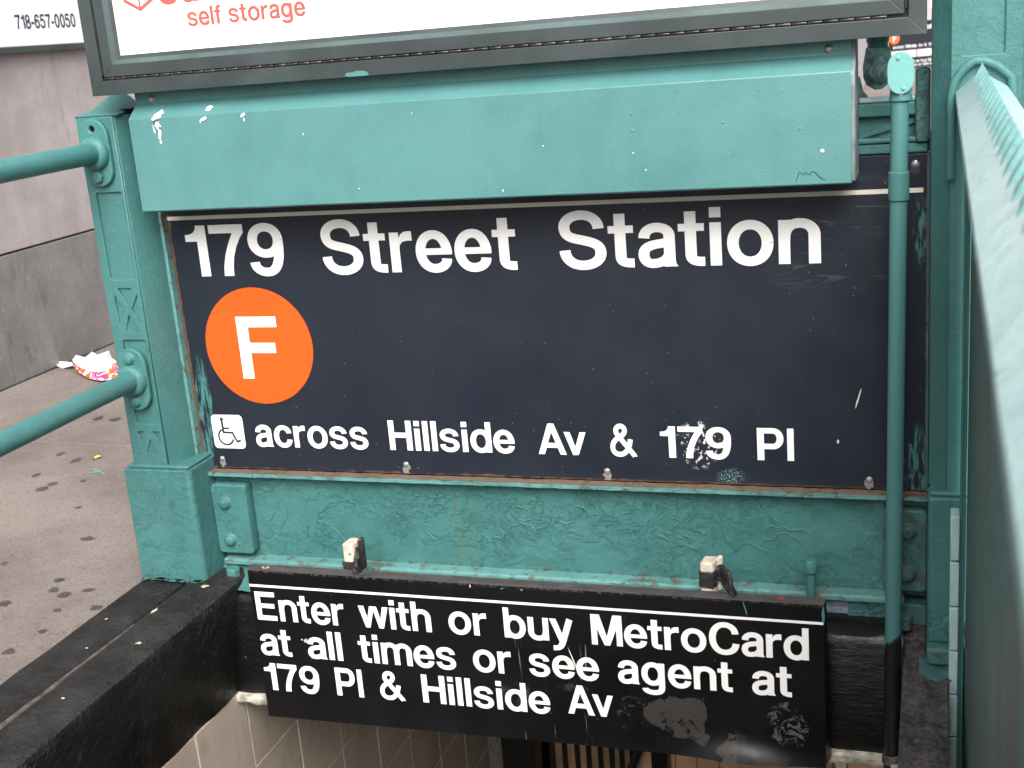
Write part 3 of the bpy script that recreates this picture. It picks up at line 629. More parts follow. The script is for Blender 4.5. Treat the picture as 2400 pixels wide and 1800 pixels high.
for i in range(16):
    for j in range(9):
        if f2 is None: f2 = obj('tile', MB().box(0, .0800, -.008, .003, 0, .0800), M['tile_brown'], None, smooth=False, bevel=.001); f2.parent = rw; o = f2
        else: o = f2.copy(); C.objects.link(o); o.parent = rw
        o.location = Vector((.096+i*.083, 1.897, -2.85+j*.083))-Vector(rw.location)
rs = thing('tiled_wall', 'tan tiled wall on the right side of the stairwell', 'wall', (1.46, .5, -1.05))
obj('grout', MB().box(1.441, 1.80, -3.3, 3.2, -3.6, -1.0415), M['tile'], rs, smooth=False)
obj('white_corner_trim', MB().box(1.330, 1.352, .02, .05, -1.6, -1.0665), M['cream_ledge'], rs, bevel=.002)
obj('brown_tile_strip', MB().box(1.353, 1.4405, .03, .06, -1.6, -1.0665), M['tile_brown'], rs, bevel=.002)
struct(obj('stairwell_ceiling', MB().box(-.05, 1.8, .0205, 3.2, -1.05, -.805), M['mortar'], None, smooth=False))
gate = thing('metal_gate', 'black barred gate standing ajar down in the stairwell', 'gate', (.24, 1.5, -3.0))
obj('gate_post', MB().box(.060, .178, 1.46, 1.56, -3.5, -1.15), M['black_metal'], gate, bevel=.004)
bar0 = None
GX = [.254, .284, .314, .341, .370, .398, .422, .448]
for i in range(8):
    x, yb = GX[i], 1.45+.05*i
    if bar0 is None: bar0 = obj('bar', MB().box(-.0085, .0085, -.0085, .0085, -.6, .8), M['black_metal'], None, bevel=.002); bar0.parent = gate; o = bar0
    else: o = bar0.copy(); C.objects.link(o); o.parent = gate
    o.location = Vector((x, yb, -2.4))-Vector(gate.location)
obj('latch_post', MB().box(.515, .578, 1.82, 1.88, -3.6, -1.4), M['black_metal'], gate, bevel=.003)
obj('rail', MB().tube([(.20, 1.42, -1.92), (.55, 1.84, -1.92)], .018, 8), M['black_metal'], gate)
obj('brace', MB().tube([(.40, 1.73, -2.50), (.53, 1.84, -2.15)], .016, 8), M['black_metal'], gate)

# ================================================================ LEFT POST
TRI = lambda *p_: list(p_)
lp = thing('cast_iron_post', 'teal cast iron post left of the station sign with handrail flanges', 'post', (-.06, -.03, -.785))
prof = [(-.115,-.0855),(-.030,-.0855),(-.008,-.040),(-.008,.035),(-.115,.035)]
obj('shaft', MB().prism(prof, lambda u, v, t: (u, v, t), -.515, .2205), M['teal'], lp, bevel=.003, seg=3)
holes = [rrect(-.097, -.037, -.108, .070, .003, 2)]
cx0, cx1, cz0, cz1 = -.094, -.040, -.216, -.126; mx, mz = (cx0+cx1)/2, (cz0+cz1)/2; g = .007
holes += [[(cx0+g*1.6, cz1), (mx, mz+g*1.7), (cx1-g*1.6, cz1)][::-1], [(cx0+g*1.6, cz0), (cx1-g*1.6, cz0), (mx, mz-g*1.7)], [(cx0, cz0+g*2), (mx-g*1.2, mz), (cx0, cz1-g*2)], [(cx1, cz1-g*2), (mx+g*1.2, mz), (cx1, cz0+g*2)]]
holes += [rrect(-.092, -.037, -.418, -.236, .003, 2)]
holes += [[(-.093, -.436), (-.078, -.436), (-.086, -.456)][::-1], [(-.040, -.436), (-.055, -.436), (-.040, -.458)], [(-.080, -.482), (-.052, -.482), (-.066, -.455)]]
plate('ornament_face', [(-.115,-.512),(-.0305,-.512),(-.0305,.2195),(-.115,.2195)], holes, -.0905, .005, M['teal'], lp, bev=.0018)
obj('plinth', MB().prism([(-.141,-.097),(.016,-.097),(.022,-.090),(.022,-.001),(.022,.040),(-.141,.040)], lambda u, v, t: (u, v, t), -.80, -.519), M['plinth'], lp, bevel=.004, seg=3)
obj('plinth_cap', MB().prism([(-.131,-.094),(.014,-.094),(.019,-.087),(.019,.036),(-.131,.036)], lambda u, v, t: (u+(.006 if False else 0), v, t), -.5195, -.510), M['teal'], lp, bevel=.004, seg=3)
def hood(u, v):
    x = -.1165+.098*u; arch = .034*math.sin(math.pi*min(1, u*1.02))**.8*(v**1.1)
    return (x, -.0885+.085*v, .2195+arch+.006*v)
o = obj('hood', MB().grid(14, 10, hood), M['teal'], lp); s_ = o.modifiers.new('t', 'SOLIDIFY'); s_.thickness = .004; s_.offset = 1
obj('hollow', MB().box(-.105, -.012, -.06, .03, .2207, .2300), M['dark_hole'], lp, smooth=False)  # black box paints the shade inside the open hood
# handrails
def handrail(zc, label, bolts, hole):
    hr = thing('handrail', label, 'handrail', (-.075, -.09, zc))
    pts = [(-.075, -.092-.10*i*(1+i*.05), zc+.0006*math.sin(i*1.3)) for i in range(18)]
    obj('pipe', MB().tube(pts, .0212, 32), M['rail'], hr)
    ov = []
    for i in range(40):
        a_ = 2*math.pi*i/40; ca, sa = math.cos(a_), math.sin(a_)
        ov.append((-.0745+.034*ca, zc+(.036*sa+.031*(1 if sa > .0 else -1) if abs(sa) > .02 else 0)))
    hs = [circ(-.0745, zc+hole, .0062, 14)] if hole else []
    if hole: obj('bolt_hole', blob_mb(-.0745, zc+hole, .0062, .0062, lambda u, v: (u, -.0925, v), 14, 0), M['dark_hole'], hr, smooth=False)
    plate('flange', ov, hs, -.101, .0105, M['rail'], hr, bev=.0025)
    r1 = [.0335, .0335, .031, .026, .0213]; yy_ = [-.1005, -.108, -.114, -.1175, -.1185]
    obj('collar', MB().tube([(-.075, a_, zc) for a_ in yy_], r1, 32), M['rail'], hr)
    for bz in bolts:
        if hole: 
            bm_ = MB(); bm_.prism([(-.0745+.0125*math.cos(rad(60*i+15)), zc+bz+.0125*math.sin(rad(60*i+15))) for i in range(6)], lambda u, v, t: (u, t, v), -.101, -.110); obj('bolt', bm_, M['rail'], hr, bevel=.002)
        else: obj('bolt', rivet_mb(-.076, -.1005, zc+bz, .0115, .011), M['rail'], hr)
    return hr
handrail(.150, 'upper teal pipe handrail bolted near the top of the left post', [-.047], .047)
handrail(-.319, 'lower teal pipe handrail bolted to the middle of the left post', [-.047, .045], 0)

# ================================================================ RIGHT POST
rp = thing('cast_iron_post', 'teal cast iron post right of the station sign where the spiked rail ends', 'post', (1.58, -.03, -.84))
prof = [(1.532,-.0855),(1.640,-.0855),(1.664,-.04),(1.664,.035),(1.503,.035),(1.503,-.050)]
obj('shaft', MB().prism(prof, lambda u, v, t: (u, v, t), -.515, 1.30), M['teal'], rp, bevel=.003, seg=3)
plate('ornament_face', [(1.5325,-.512),(1.6395,-.512),(1.6395,1.30),(1.5325,1.30)], [rrect(1.549, 1.612, .222, .62, .003, 2), rrect(1.549, 1.612, .68, 1.1, .003, 2)], -.0905, .005, M['teal'], rp, bev=.0018)
obj('plinth', MB().prism([(1.502,-.096),(1.506,-.104),(1.690,-.104),(1.690,.040),(1.502,.040)], lambda u, v, t: (u, v, t), -.795, -.519), M['plinth'], rp, bevel=.004, seg=3)
obj('plinth_cap', MB().prism([(1.506,-.098),(1.686,-.098),(1.686,.036),(1.506,.036)], lambda u, v, t: (u, v, t), -.5195, -.510), M['teal'], rp, bevel=.004, seg=3)
obj('foot', MB().prism([(1.502,-.128),(1.70,-.128),(1.70,.040),(1.502,.040)], lambda u, v, t: (u, v, t), -.828, -.7955), M['plinth'], rp, bevel=.006, seg=3)
obj('anchor_bolt', rivet_mb(1.553, -.1035, -.762, .021, .016), M['plinth'], rp)
fm = MB()
fm.grid(16, 4, lambda u, v: (1.490+.21*u, -.15-.0+.05*v-.012*math.sin(u*13), -.848+.020*v**.5+.003*math.sin(u*29)))
obj('mortar_bed', fm, M['side'], rp)

# ================================================================ STATION SIGN
sg = thing('station_sign', 'big dark blue station sign reading 179 Street Station with orange F bullet', 'sign', (.75, 0, -.55))
obj('sign_plate', MB().box(-.004, 1.5025, 0, .012, -.546, .062), M['sign'], sg, smooth=False, bevel=.001)
obj('stripe', MB().add([(0,-.0004,-.0035),(1.4915,-.0004,-.0035),(1.4915,-.0004,.0045),(0,-.0004,.0045)], [(0,1,2,3)]), M['stripe'], sg, smooth=False)
line_obj([('179', .0361, .2609, -.1222, .1075), ('Street', .3459, .7551, -.1222, .1065), ('Station', .8405, 1.3199, -.1222, .1065)], -.0005, M['letter'], sg)
line_obj([('across', .1354, .3984, -.4942, .0640), ('Hillside', .4468, .7188, -.4942, .0640), ('Av', .7675, .8665, -.4945, .0640, -50), ('&', .9148, .9682, -.4945, .0660), ('179', 1.0138, 1.1492, -.4948, .0640), ('Pl', 1.1978, 1.2653, -.4950, .0635)], -.0005, M['letter'], sg)
def disc(cx, cz, r, y, n_=64, rz=None):
    b_ = MB(); pts = circ(cx, cz, r, n_, rz); b_.add([(cx, y, cz)]+[(u, y, v) for u, v in pts], [(0, i+1, (i+1) % n_+1) for i in range(n_)]); return b_
bul = obj('route_bullet', disc(.1729, -.2726, .1251, -.0006, 96), M['orange'], sg, smooth=False)
q = word_mb('F', .127, .221, -.343, .134, front(-.0009)); obj('lettering', q, M['letter'], bul, smooth=False)
ic = MB(); ipts = rrect(.0322, .1083, -.5005, -.4245, .0095, 6); ic.add([(u, -.0006, v) for u, v in ipts], [tuple(range(len(ipts)))])
icon = obj('accessibility_symbol', ic, M['letter'], sg, smooth=False)
wc = MB(); S_ = .076; ox, oz = .0322, -.5005
def ip(u, v): return (ox+u*S_, oz+v*S_)
def strk(pts, w, k=1):
    r_ = ribbon([(p_[0]*1000, p_[1]*1000) for p_ in pts], w*1000, w*1000); L, Q = r_[1], r_[2]; n_ = len(L)
    wc.add([(ip(a_[0]/1000, a_[1]/1000)[0], -.0009-.00005*k, ip(a_[0]/1000, a_[1]/1000)[1]) for a_ in L+Q], [(i, i+1, n_+i+1, n_+i) for i in range(n_-1)])
hd = circ(.335, .87, .055, 20); wc.add([(ip(u, v)[0], -.0011, ip(u, v)[1]) for u, v in hd], [tuple(range(20))])
strk([(.335, .83), (.345, .47)], .068, 1); strk([(.325, .475), (.63, .475)], .062, 2); strk([(.345, .60), (.55, .60)], .055, 3); strk([(.62, .49), (.75, .20)], .062, 4); strk([(.735, .205), (.87, .25)], .062, 5)
arc = [(.41+.235*math.cos(rad(t)), .35+.235*math.sin(rad(t))) for t in range(118, 352, 9)]; strk(arc, .055, 6)
obj('wheelchair_figure', wc, M['icon_dark'], icon, smooth=False)
for (x, z) in [(.045, -.525), (.478, -.5255), (.905, -.5265), (1.400, -.528), (1.478, .045)]:
    o = obj('screw', rivet_mb(x, -.0005, z, .0050, .0030, 14), M['screw'], sg)
    obj('scrape', blob_mb(x, z-.008, .008, .011, lambda u, v: (u, -.0003, v), 12, .3, int(x*1000)), M['icon_dark'] if x > 1.45 else plain('scraped enamel', (.20, .19, .18), .7), sg, smooth=False)
for i, (x, z, rx, rz, rot) in enumerate([(1.3815, -.372, .0014, .020, -.28), (.2, -.05, .0008, .0008, 0), (1.345, -.455, .0022, .0035, 0)]):
    obj('scratch', blob_mb(x, z, rx, rz, lambda u, v: (u, -.0006, v), 12, .15, i+3, rot), M['stripe'], sg, smooth=False)
# channels holding the sign
obj('left_channel', MB().box(-.0078, -.0005, -.020, -.0006, -.545, .06), M['ledge'], sg, bevel=.001)
obj('right_channel', MB().box(1.4975, 1.5024, -.012, -.0006, -.545, .06), M['side'], sg, bevel=.001)
lt = MB(); lt.grid(120, 3, lambda u, v: (-.004+1.507*u, -.026*(1-v)-.0005, -.5475+.0012*math.sin(u*70)*0+R.uniform(-.0006, .0006)))
obj('sill_top', lt, M['ledgetop'], sg)
lf = MB(); lf.grid(160, 3, lambda u, v: (-.004+1.507*u, -.0268+R.uniform(-.0006, .0006), -.5475-.0085*v+R.uniform(-.0006, .0006)))
obj('sill_edge', lf, M['ledge'], sg)
obj('sill_under', MB().box(-.004, 1.503, -.0262, .0, -.5560, -.5492), M['side'], sg, smooth=False)

# ================================================================ LOWER PANEL
ap = thing('apron_panel', 'wrinkled teal steel panel under the station sign', 'panel', (.75, .01, -.78))
import mathutils.noise as mn
def apf(u, v):
    x = .02+1.48*u; z = -.752+.196*v
    return (x, .0005-.0016*mn.fractal(Vector((x*9, 3, z*9)), 1, 2, 4), z)
obj('sheet', MB().grid(120, 16, apf), M['apron'], ap)
obj('light_block', MB().box(-.006, 1.5028, .0125, .022, -.83, .063), M['gasket'], ap, smooth=False)  # unseen panel added to block light leaking through from behind
obj('crevice', MB().box(1.5016, 1.5035, -.049, .0, -.80, .10), M['gasket'], ap, smooth=False)  # black strip paints the gap's shade and stops light leaking past the post
obj('base_ledge', MB().prism([(-.001,-.747),(-.026,-.7478),(-.030,-.751),(-.030,-.760),(-.024,-.764),(.01,-.764),(.01,-.747)], lambda u, v, t: (t, u, v), .030, 1.462), M['ledge'], ap, bevel=.0015)
obj('peeling_strip', MB().box(.05, 1.36, -.014, .01, -.796, -.7642), M['peel'], ap, smooth=False)
obj('base_strip', MB().box(1.3605, 1.5012, -.020, .01, -.8055, -.7642), M['side'], ap, bevel=.002)
lpl = plate('corner_plate', rrect(.0225, .108, -.734, -.574, .010), [], -.030, .030, M['plinth'], ap, bev=.003)
for z in (-.616, -.702): obj('rivet', rivet_mb(.055, -.0302, z, .0125, .012), M['plinth'], lpl)
rpl = plate('corner_plate', rrect(1.424, 1.5015, -.734, -.574, .010), [], -.030, .030, M['side'], ap, bev=.003)
for z in (-.614, -.698): obj('rivet', rivet_mb(1.4675, -.0302, z, .0145, .013), M['side'], rpl)
fl = MB(); fl.grid(14, 6, lambda u, v: (.020+.16*u, -.092+.090*v+.01*u, -.795+.036*v**1.4+.002*math.sin(u*17)))
obj('corner_flare', fl, M['plinth'], ap)
bm_ = MB(); bm_.prism([(.063+.0165*math.cos(rad(60*i+10)), -.052+.0165*math.sin(rad(60*i+10))) for i in range(6)], lambda u, v, t: (u, v, t), -.786, -.757); obj('hex_nut', bm_, M['plinth'], ap, bevel=.004, seg=3)
bm_ = MB(); bm_.prism([(1.462+.0165*math.cos(rad(60*i+10)), -.048+.0165*math.sin(rad(60*i+10))) for i in range(6)], lambda u, v, t: (u, v, t), -.800, -.772); obj('hex_nut', bm_, M['side'], ap, bevel=.004, seg=3)
obj('bolt_shank', MB().tube([(1.296, -.045, -.755), (1.296, -.045, -.70)], .0085, 16), M['plinth'], ap)
obj('bolt_head', MB().tube([(1.296, -.045, -.700), (1.296, -.045, -.696), (1.296, -.045, -.676), (1.296, -.045, -.672)], [.009, .0125, .0125, .010], 16), M['plinth'], ap)

# ================================================================ CROSS BEAM
bmn = thing('lattice_beam', 'teal cast lattice beam crossing above the station sign', 'beam', (.75, .02, .06))
plate('web', [(0,.064),(1.502,.064),(1.502,.155),(1.45,.158),(1.405,.158),(1.392,.162),(1.385,.175),(1.383,.2),(.2,.2),(0,.2)], [], .012, .010, M['teal'], bmn, bev=.001)
obj('bottom_flange', MB().box(0, 1.4985, -.004, .0115, .064, .082), M['teal'], bmn, bevel=.003)
obj('bottom_bead', MB().box(0, 1.4985, -.008, .0115, .0825, .092), M['teal'], bmn, bevel=.003)
obj('top_flange', MB().box(0, 1.4985, -.006, .0115, .127, .150), M['teal'], bmn, bevel=.003)
obj('top_lip', MB().box(1.386, 1.4985, -.006, .026, .1505, .160), M['cap'], bmn, bevel=.003)
for i in range(12):
    x0 = 1.385-.11*i+.0; sgn = 1 if i % 2 == 0 else -1
    za, zb = (.094, .122) if sgn > 0 else (.122, .094)
    b_ = MB(); b_.prism([(x0, za-.005), (x0+.11, zb-.005), (x0+.11, zb+.006), (x0, za+.006)], lambda u, v, t: (u, t, v), .0045, .0118)
    obj('diagonal', b_, M['teal'], bmn, bevel=.002)
plate('end_bracket', rrect(1.478, 1.502, .082, .205, .008), [], -.012, .018, M['side'], bmn, bev=.003)
plate('corner_gusset', [(1.383,.158),(1.396,.154),(1.401,.162),(1.393,.172),(1.388,.195),(1.383,.195)], [], .0, .010, M['ledge'], bmn, bev=.001)

# ================================================================ AWNING (COVER PANEL)
aw = thing('cover_panel', 'smooth teal folded steel cover panel above the station sign', 'panel', (.70, -.1, .03))
XL, XR = .027, 1.381
pr = [(-.087,.30),(-.087,.238),(-.1205,.2115),(-.1215,.0335),(-.1165,.0305),(-.02,.0305),(-.02,.0335),(-.115,.0345),(-.1165,.2095),(-.083,.2365),(-.083,.30)]
obj('folded_sheet', MB().prism(pr, lambda u, v, t: (t, u, v), XL, XR), M['awning'], aw, bevel=.0018, seg=3)
pr2 = [(-.083,.30),(-.083,.2365),(-.1165,.2095),(-.1150,.0345),(-.02,.0345),(-.02,.30)]
obj('end_cap', MB().prism(pr2, lambda u, v, t: (t, u, v), XR-.010, XR+.006), plain('weathered grey edge', (.17, .20, .21), .5, .4, var=.3, scale=25), aw, bevel=.003)
obj('end_cap', MB().prism(pr2, lambda u, v, t: (t, u, v), XL-.001, XL+.008), M['awning'], aw, bevel=.001)
for (x, z) in [(.066, .246), (1.345, .247)]: obj('screw', rivet_mb(x, -.0872, z, .0065, .006, 16), M['screw'], aw)
ay = -.1219
for i, (x, z, rx, rz, rot) in enumerate([(.092, .197, .0075, .008, .3), (.0945, .181, .0035, .014, -.18), (.083, .190, .0016, .008, .15), (.0935, .166, .0022, .004, 0), (.194, .2045, .009, .0028, .4), (.187, .199, .002, .002, 0), (.279, .206, .007, .0025, .5), (.28, .198, .0014, .004, 0), (1.02, .10, .0012, .0012, 0), (.78, .045, .0012, .0025, 0), (1.04, .07, .0015, .0015, 0), (1.335, .088, .003, .0025, 0), (.50, .06, .0012, .0012, 0), (.4, .165, .0015, .0015, 0), (.62, .19, .001, .001, 0), (.86, .12, .0012, .0012, 0)]):
    obj('dropping', blob_mb(x, z, rx, rz, lambda u, v: (u, ay-.0003, v), 16, .35, 200+i, rot), M['white_splat'], aw, smooth=False)
for i, (x, z, rx, rz, rot) in enumerate([(.092, .2165, .010, .006, .5), (.200, .222, .006, .004, .2)]):
    obj('dropping', blob_mb(x, z, rx, rz, lambda u, v: (u, -.1205+(v-.2115)*1.264-.0006, v), 16, .4, 230+i, rot), M['white_splat'], aw, smooth=False)
for i, (x, z) in enumerate([(.262, .122), (1.10, .165), (1.175, .142), (1.195, .125), (1.02, .165), (1.02, .137), (1.04, .17), (.14, .055), (1.3, .125), (.75, .095)]):
    obj('paint_pimple', rivet_mb(x, -.1212, z, .0011+.0006*(i % 3), .0009, 8), M['awning'], aw)
crk = MB(); pts = [(1.292,.040),(1.297,.055),(1.301,.053),(1.304,.050),(1.307,.054),(1.311,.051),(1.315,.050),(1.318,.055),(1.322,.054),(1.326,.050),(1.330,.045),(1.338,.040)]
r_ = ribbon([(a_*1000, b_*1000) for a_, b_ in pts], .9, .9); L, Q = r_[1], r_[2]; crk.add([(a_[0]/1000, ay-.0003, a_[1]/1000) for a_ in L+Q], [(i, i+1, len(L)+i+1, len(L)+i) for i in range(len(L)-1)])
obj('paint_crack', crk, M['dark_hole'], aw, smooth=False)

# ================================================================ ADVERTISING CASE
ad = thing('poster_case', 'dark green poster case with a white self storage poster', 'poster case', (.73, -.09, .26))
AX0, AX1, AZ0, AZ1, AY = -.037, 1.4965, .2605, 1.16, -.130
def frame_bars(name, x0, x1, z0, z1, w, y0, y1, mat, bev=.0015):
    for k, poly in enumerate([[(x0,z0),(x1,z0),(x1-w,z0+w),(x0+w,z0+w)], [(x1,z0),(x1,z1),(x1-w,z1-w),(x1-w,z0+w)], [(x1,z1),(x0,z1),(x0+w,z1-w),(x1-w,z1-w)], [(x0,z1),(x0,z0),(x0+w,z0+w),(x0+w,z1-w)]]):
        cx_ = sum(p_[0] for p_ in poly)/4; cz_ = sum(p_[1] for p_ in poly)/4
        obj(name, MB().prism([(u, v) for u, v in poly], lambda u, v, t: (u, t, v), y0, y1), mat, ad, smooth=False, bevel=bev)
obj('case_back', MB().box(AX0+.002, AX1-.002, -.104, -.045, AZ0+.002, AZ1-.002), M['frame'], ad, bevel=.002)
frame_bars('outer_frame', AX0, AX1, AZ0, AZ1, .0275, AY, -.103, M['frame'], .0009)
frame_bars('door_frame', AX0+.033, AX1-.033, AZ0+.0335, AZ1-.033, .0225, AY-.001, -.104, M['frame'], .0009)
def bevelbars(a0, w, ya, yb, mat, name):
    x0, x1, z0, z1 = AX0+a0, AX1-a0, AZ0+a0+.0005, AZ1-a0
    for poly in [[(x0,z0),(x1,z0),(x1-w,z0+w),(x0+w,z0+w)], [(x1,z0),(x1,z1),(x1-w,z1-w),(x1-w,z0+w)], [(x1,z1),(x0,z1),(x0+w,z1-w),(x1-w,z1-w)], [(x0,z1),(x0,z0),(x0+w,z0+w),(x0+w,z1-w)]]:
        obj(name, MB().add([(poly[0][0],ya,poly[0][1]),(poly[1][0],ya,poly[1][1]),(poly[2][0],yb,poly[2][1]),(poly[3][0],yb,poly[3][1])], [(0,1,2,3)]), mat, ad, smooth=False)
bevelbars(.0555, .0085, AY-.001, AY+.0055, M['frame_lite'], 'glazing_bevel')
bevelbars(.0638, .0075, AY+.0057, AY+.0080, M['frame'], 'glazing_lip')
obj('poster', MB().box(AX0+.069, AX1-.069, -.1205, -.1185, AZ0+.069, AZ1-.069), M['poster'], ad, smooth=False)
# gap + hinge
frame_bars('hinge_gap', AX0+.0270, AX1-.0270, AZ0+.0270, AZ1-.0270, .007, -.1165, -.1045, M['gasket'], 0)
x = AX0+.030; hk = None
while x < AX1-.060:
    L_ = .0245
    if hk is None:
        hk = obj('hinge_knuckle', MB().tube([(0, 0, 0), (.001, 0, 0), (L_-.0025, 0, 0), (L_-.0015, 0, 0)], [.0022, .0029, .0029, .0022], 10, up=(0, 0, 1)), M['hinge'], None); hk.parent = ad; o = hk
    else: o = hk.copy(); C.objects.link(o); o.parent = ad
    o.location = Vector((x, -.1268, AZ0+.0306))-Vector(ad.location); x += L_
obj('gasket_strip', MB().box(AX0+.0290, AX0+.0340, -.1325, -.112, AZ0+.036, AZ1-.04), M['gasket'], ad, bevel=.0015)
obj('gasket_strip', MB().box(AX1-.0340, AX1-.0290, -.1325, -.112, AZ0+.040, AZ1-.04), M['gasket'], ad, bevel=.0015)
obj('paint_chip', blob_mb(.5245, AZ0+.0035, .022, .0062, lambda u, v: (u, AY-.0004, max(v, AZ0+.0008)), 20, .15, 5), M['awning'], ad, smooth=False)
obj('lettering', word_mb('self storage', .1898, .4340, .3735, .0335, front(-.1209), 0), M['red'], ad, smooth=False)
obj('lettering', word_mb('Sa', .132, .222, .4175, .075, front(-.1209), -20), M['red'], ad, smooth=False)
lg = MB(); hc = (.0925, .4475); hr_ = .0355
hx = [(hc[0]+hr_*math.cos(rad(90+60*i)), hc[1]+hr_*math.sin(rad(90+60*i))) for i in range(6)]
def seg_(p_, q_, w, k):
    dx, dz = q_[0]-p_[0], q_[1]-p_[1]; d = math.hypot(dx, dz); nx_, nz_ = -dz/d*w/2, dx/d*w/2; ex, ez = dx/d*w*.4, dz/d*w*.4
    lg.add([(p_[0]-ex+nx_, -.1210-.00005*k, p_[1]-ez+nz_), (q_[0]+ex+nx_, -.1210-.00005*k, q_[1]+ez+nz_), (q_[0]+ex-nx_, -.1210-.00005*k, q_[1]+ez-nz_), (p_[0]-ex-nx_, -.1210-.00005*k, p_[1]-ez-nz_)], [(0,1,2,3)])
for i in range(6): seg_(hx[i], hx[(i+1) % 6], .0062, i)
seg_(hc, hx[3], .004, 7); seg_(hc, hx[1], .004, 8); seg_(hc, hx[5], .004, 9)
lo_ = obj('cube_logo', lg, M['red'], ad, smooth=False)
ct = MB(); ct.add([(hx[3][0]-.004, -.1209, hx[3][1]+.011), (hc[0]-.004, -.1209, hc[1]-.008), (hx[2][0]+.007, -.1209, hx[2][1]+.007)], [(0,1,2)]); ct.add([(hx[3][0]+.004, -.1209, hx[3][1]+.011), (hc[0]+.004, -.1209, hc[1]-.008), (hx[4][0]-.007, -.1209, hx[4][1]+.007)], [(0,1,2)])
obj('logo_facet', ct, M['cream_ink'], lo_, smooth=False)

# ================================================================ CONDUIT
cp = thing('conduit', 'teal vertical electrical conduit in front of the sign, black at its foot', 'pipe', (1.453, -.06, -1.2))
PX, PY = 1.4540, -.104
def pxx(z): return 1.4560-.0145*(0.2-z)/1.25
obj('pipe', MB().tube([(pxx(z), PY, z) for z in (.17, .05, -.2, -.5, -.8, -1.0, -1.6)], .0141, 32), M['pipe'], cp)
obj('coupling', MB().tube([(pxx(.03), PY, z) for z in (.047, .0455, .001, -.001)], [.0150, .0168, .0168, .0152], 32), M['teal'], cp)
obj('coupling', MB().tube([(pxx(-1.04), PY, z) for z in (-1.028, -1.0295, -1.045, -1.047)], [.0150, .0172, .0172, .0152], 32), M['mortar'], cp)
obj('fitting_socket', MB().tube([(PX+.003, PY, z) for z in (.158, .160, .164, .170, .200)], [.0150, .0180, .0180, .0165, .0175], 32), M['teal'], cp)
# conduit body with oval cover facing the street
body = [(PX+.0035+.0190*math.cos(rad(t)), .2035+.0225*math.sin(rad(t))+(.009 if math.sin(rad(t)) > 0 else -.009)) for t in range(0, 360, 12)]
plate('fitting_body', [(u, v) for u, v in body], [], PY-.018, .038, M['teal'], cp, bev=.003)
plate('fitting_cover', [(PX+.0035+(u-PX-.0035)*1.08, .2035+(v-.2035)*1.04) for u, v in body], [], PY-.0215, .003, M['fitting'], cp, bev=.001)
for z in (.2265, .1795): obj('screw', rivet_mb(PX+.0035+(-.004 if z > .2 else .004), PY-.0215, z, .0032, .0022, 12), M['fitting'], cp)
obj('dropping', blob_mb(PX+.004, .171, .005, .003, lambda u, v: (u, PY-.0172, v), 12, .4, 9), M['white_splat'], cp, smooth=False)
obj('elbow_nipple', MB().tube([(PX-.004, -.092, .202), (PX-.018, -.04, .201), (PX-.034, .01, .200)], [.0155, .0165, .018], 24), M['foam'], cp)
nb = thing('lamp_pipe', 'thick dark teal pipe with a ragged elbow behind the poster case corner', 'pipe', (1.416, .02, .17))
pts = [(1.4165, .025, 1.0), (1.4165, .025, .35), (1.4165, .025, .235), (1.4165, .025, .205), (1.4165, .024, .185), (1.4165, .024, .174)]
obj('pipe', MB().tube(pts[:3], .0170, 24), M['rail'], nb)
el = MB(); 
el.tube([(1.4165, .025, z) for z in (.240, .232, .21, .192, .180, .172)], [.0185, .0205, .0245, .0235, .018, .007], 24)
el.v = [(x+R.uniform(-.0012, .0012), y+R.uniform(-.0012, .0012), z+R.uniform(-.0015, .0015)) for x, y, z in el.v]
obj('elbow', el, M['foam'], nb)
obj('coupling_ring', MB().tube([(1.4165, .025, z) for z in (.262, .260, .250, .248)], [.0172, .0186, .0186, .0172], 24), M['rail'], nb)

# ================================================================ HANGING "ENTER" SIGN
hs = thing('entrance_sign', 'black box sign reading Enter with or buy MetroCard clamped below the panel', 'sign', (.75, -.165, -1.05))
HY = -.165; HX0, HX1, HT, HB = .1706, 1.3285, -.7062, -1.0445
def hf(u, v):
    x = HX0+(HX1-HX0)*u; z = HT+(HB-HT)*v
    bend = math.exp(-((x-1.175)/.075)**2)*max(0, (v-.80)/.20)**2
    curl = max(0, (v-.86)/.14)**2*max(0, min(1, (x-.85)/.3))
    zz_ = z+.011*bend*1.0+.012*max(0, (u-.0))*v**6*.9
    return (x, HY-.028*bend-.005*curl*(1 if x < 1.27 else .6)+R.uniform(-.0001, .0001), zz_)
obj('face', MB().grid(150, 46, hf), M['black_sign'], hs)
obj('top_flange', MB().add([(HX0,HY,HT),(HX1,HY,HT),(HX1+.0025,HY+.030,HT+.0005),(HX0-.004,HY+.030,HT+.0005),(HX0,HY,HT-.003),(HX1,HY,HT-.003),(HX1+.0025,HY+.030,HT-.0025),(HX0-.004,HY+.030,HT-.0025)], [(0,1,2,3),(4,7,6,5),(2,3,7,6)]), M['sign_top'], hs, smooth=False)
obj('side_flange', MB().add([(HX1,HY+.0004,HT-.001),(HX1+.0025,HY+.030,HT-.0025),(HX1+.006,HY+.045,HB+.010),(HX1,HY+.0004,HB+.014)], [(0,1,2,3)]), M['black_sign'], hs, smooth=False)
obj('side_flange', MB().add([(HX0,HY+.0004,HT-.001),(HX0-.004,HY+.030,HT-.0025),(HX0-.004,HY+.030,HB),(HX0,HY+.0004,HB)], [(0,1,2,3)]), M['black_sign'], hs, smooth=False)
obj('back', MB().box(HX0, HX1, HY+.031, HY+.033, HB+.02, HT-.003), M['black_sign'], hs, smooth=False)
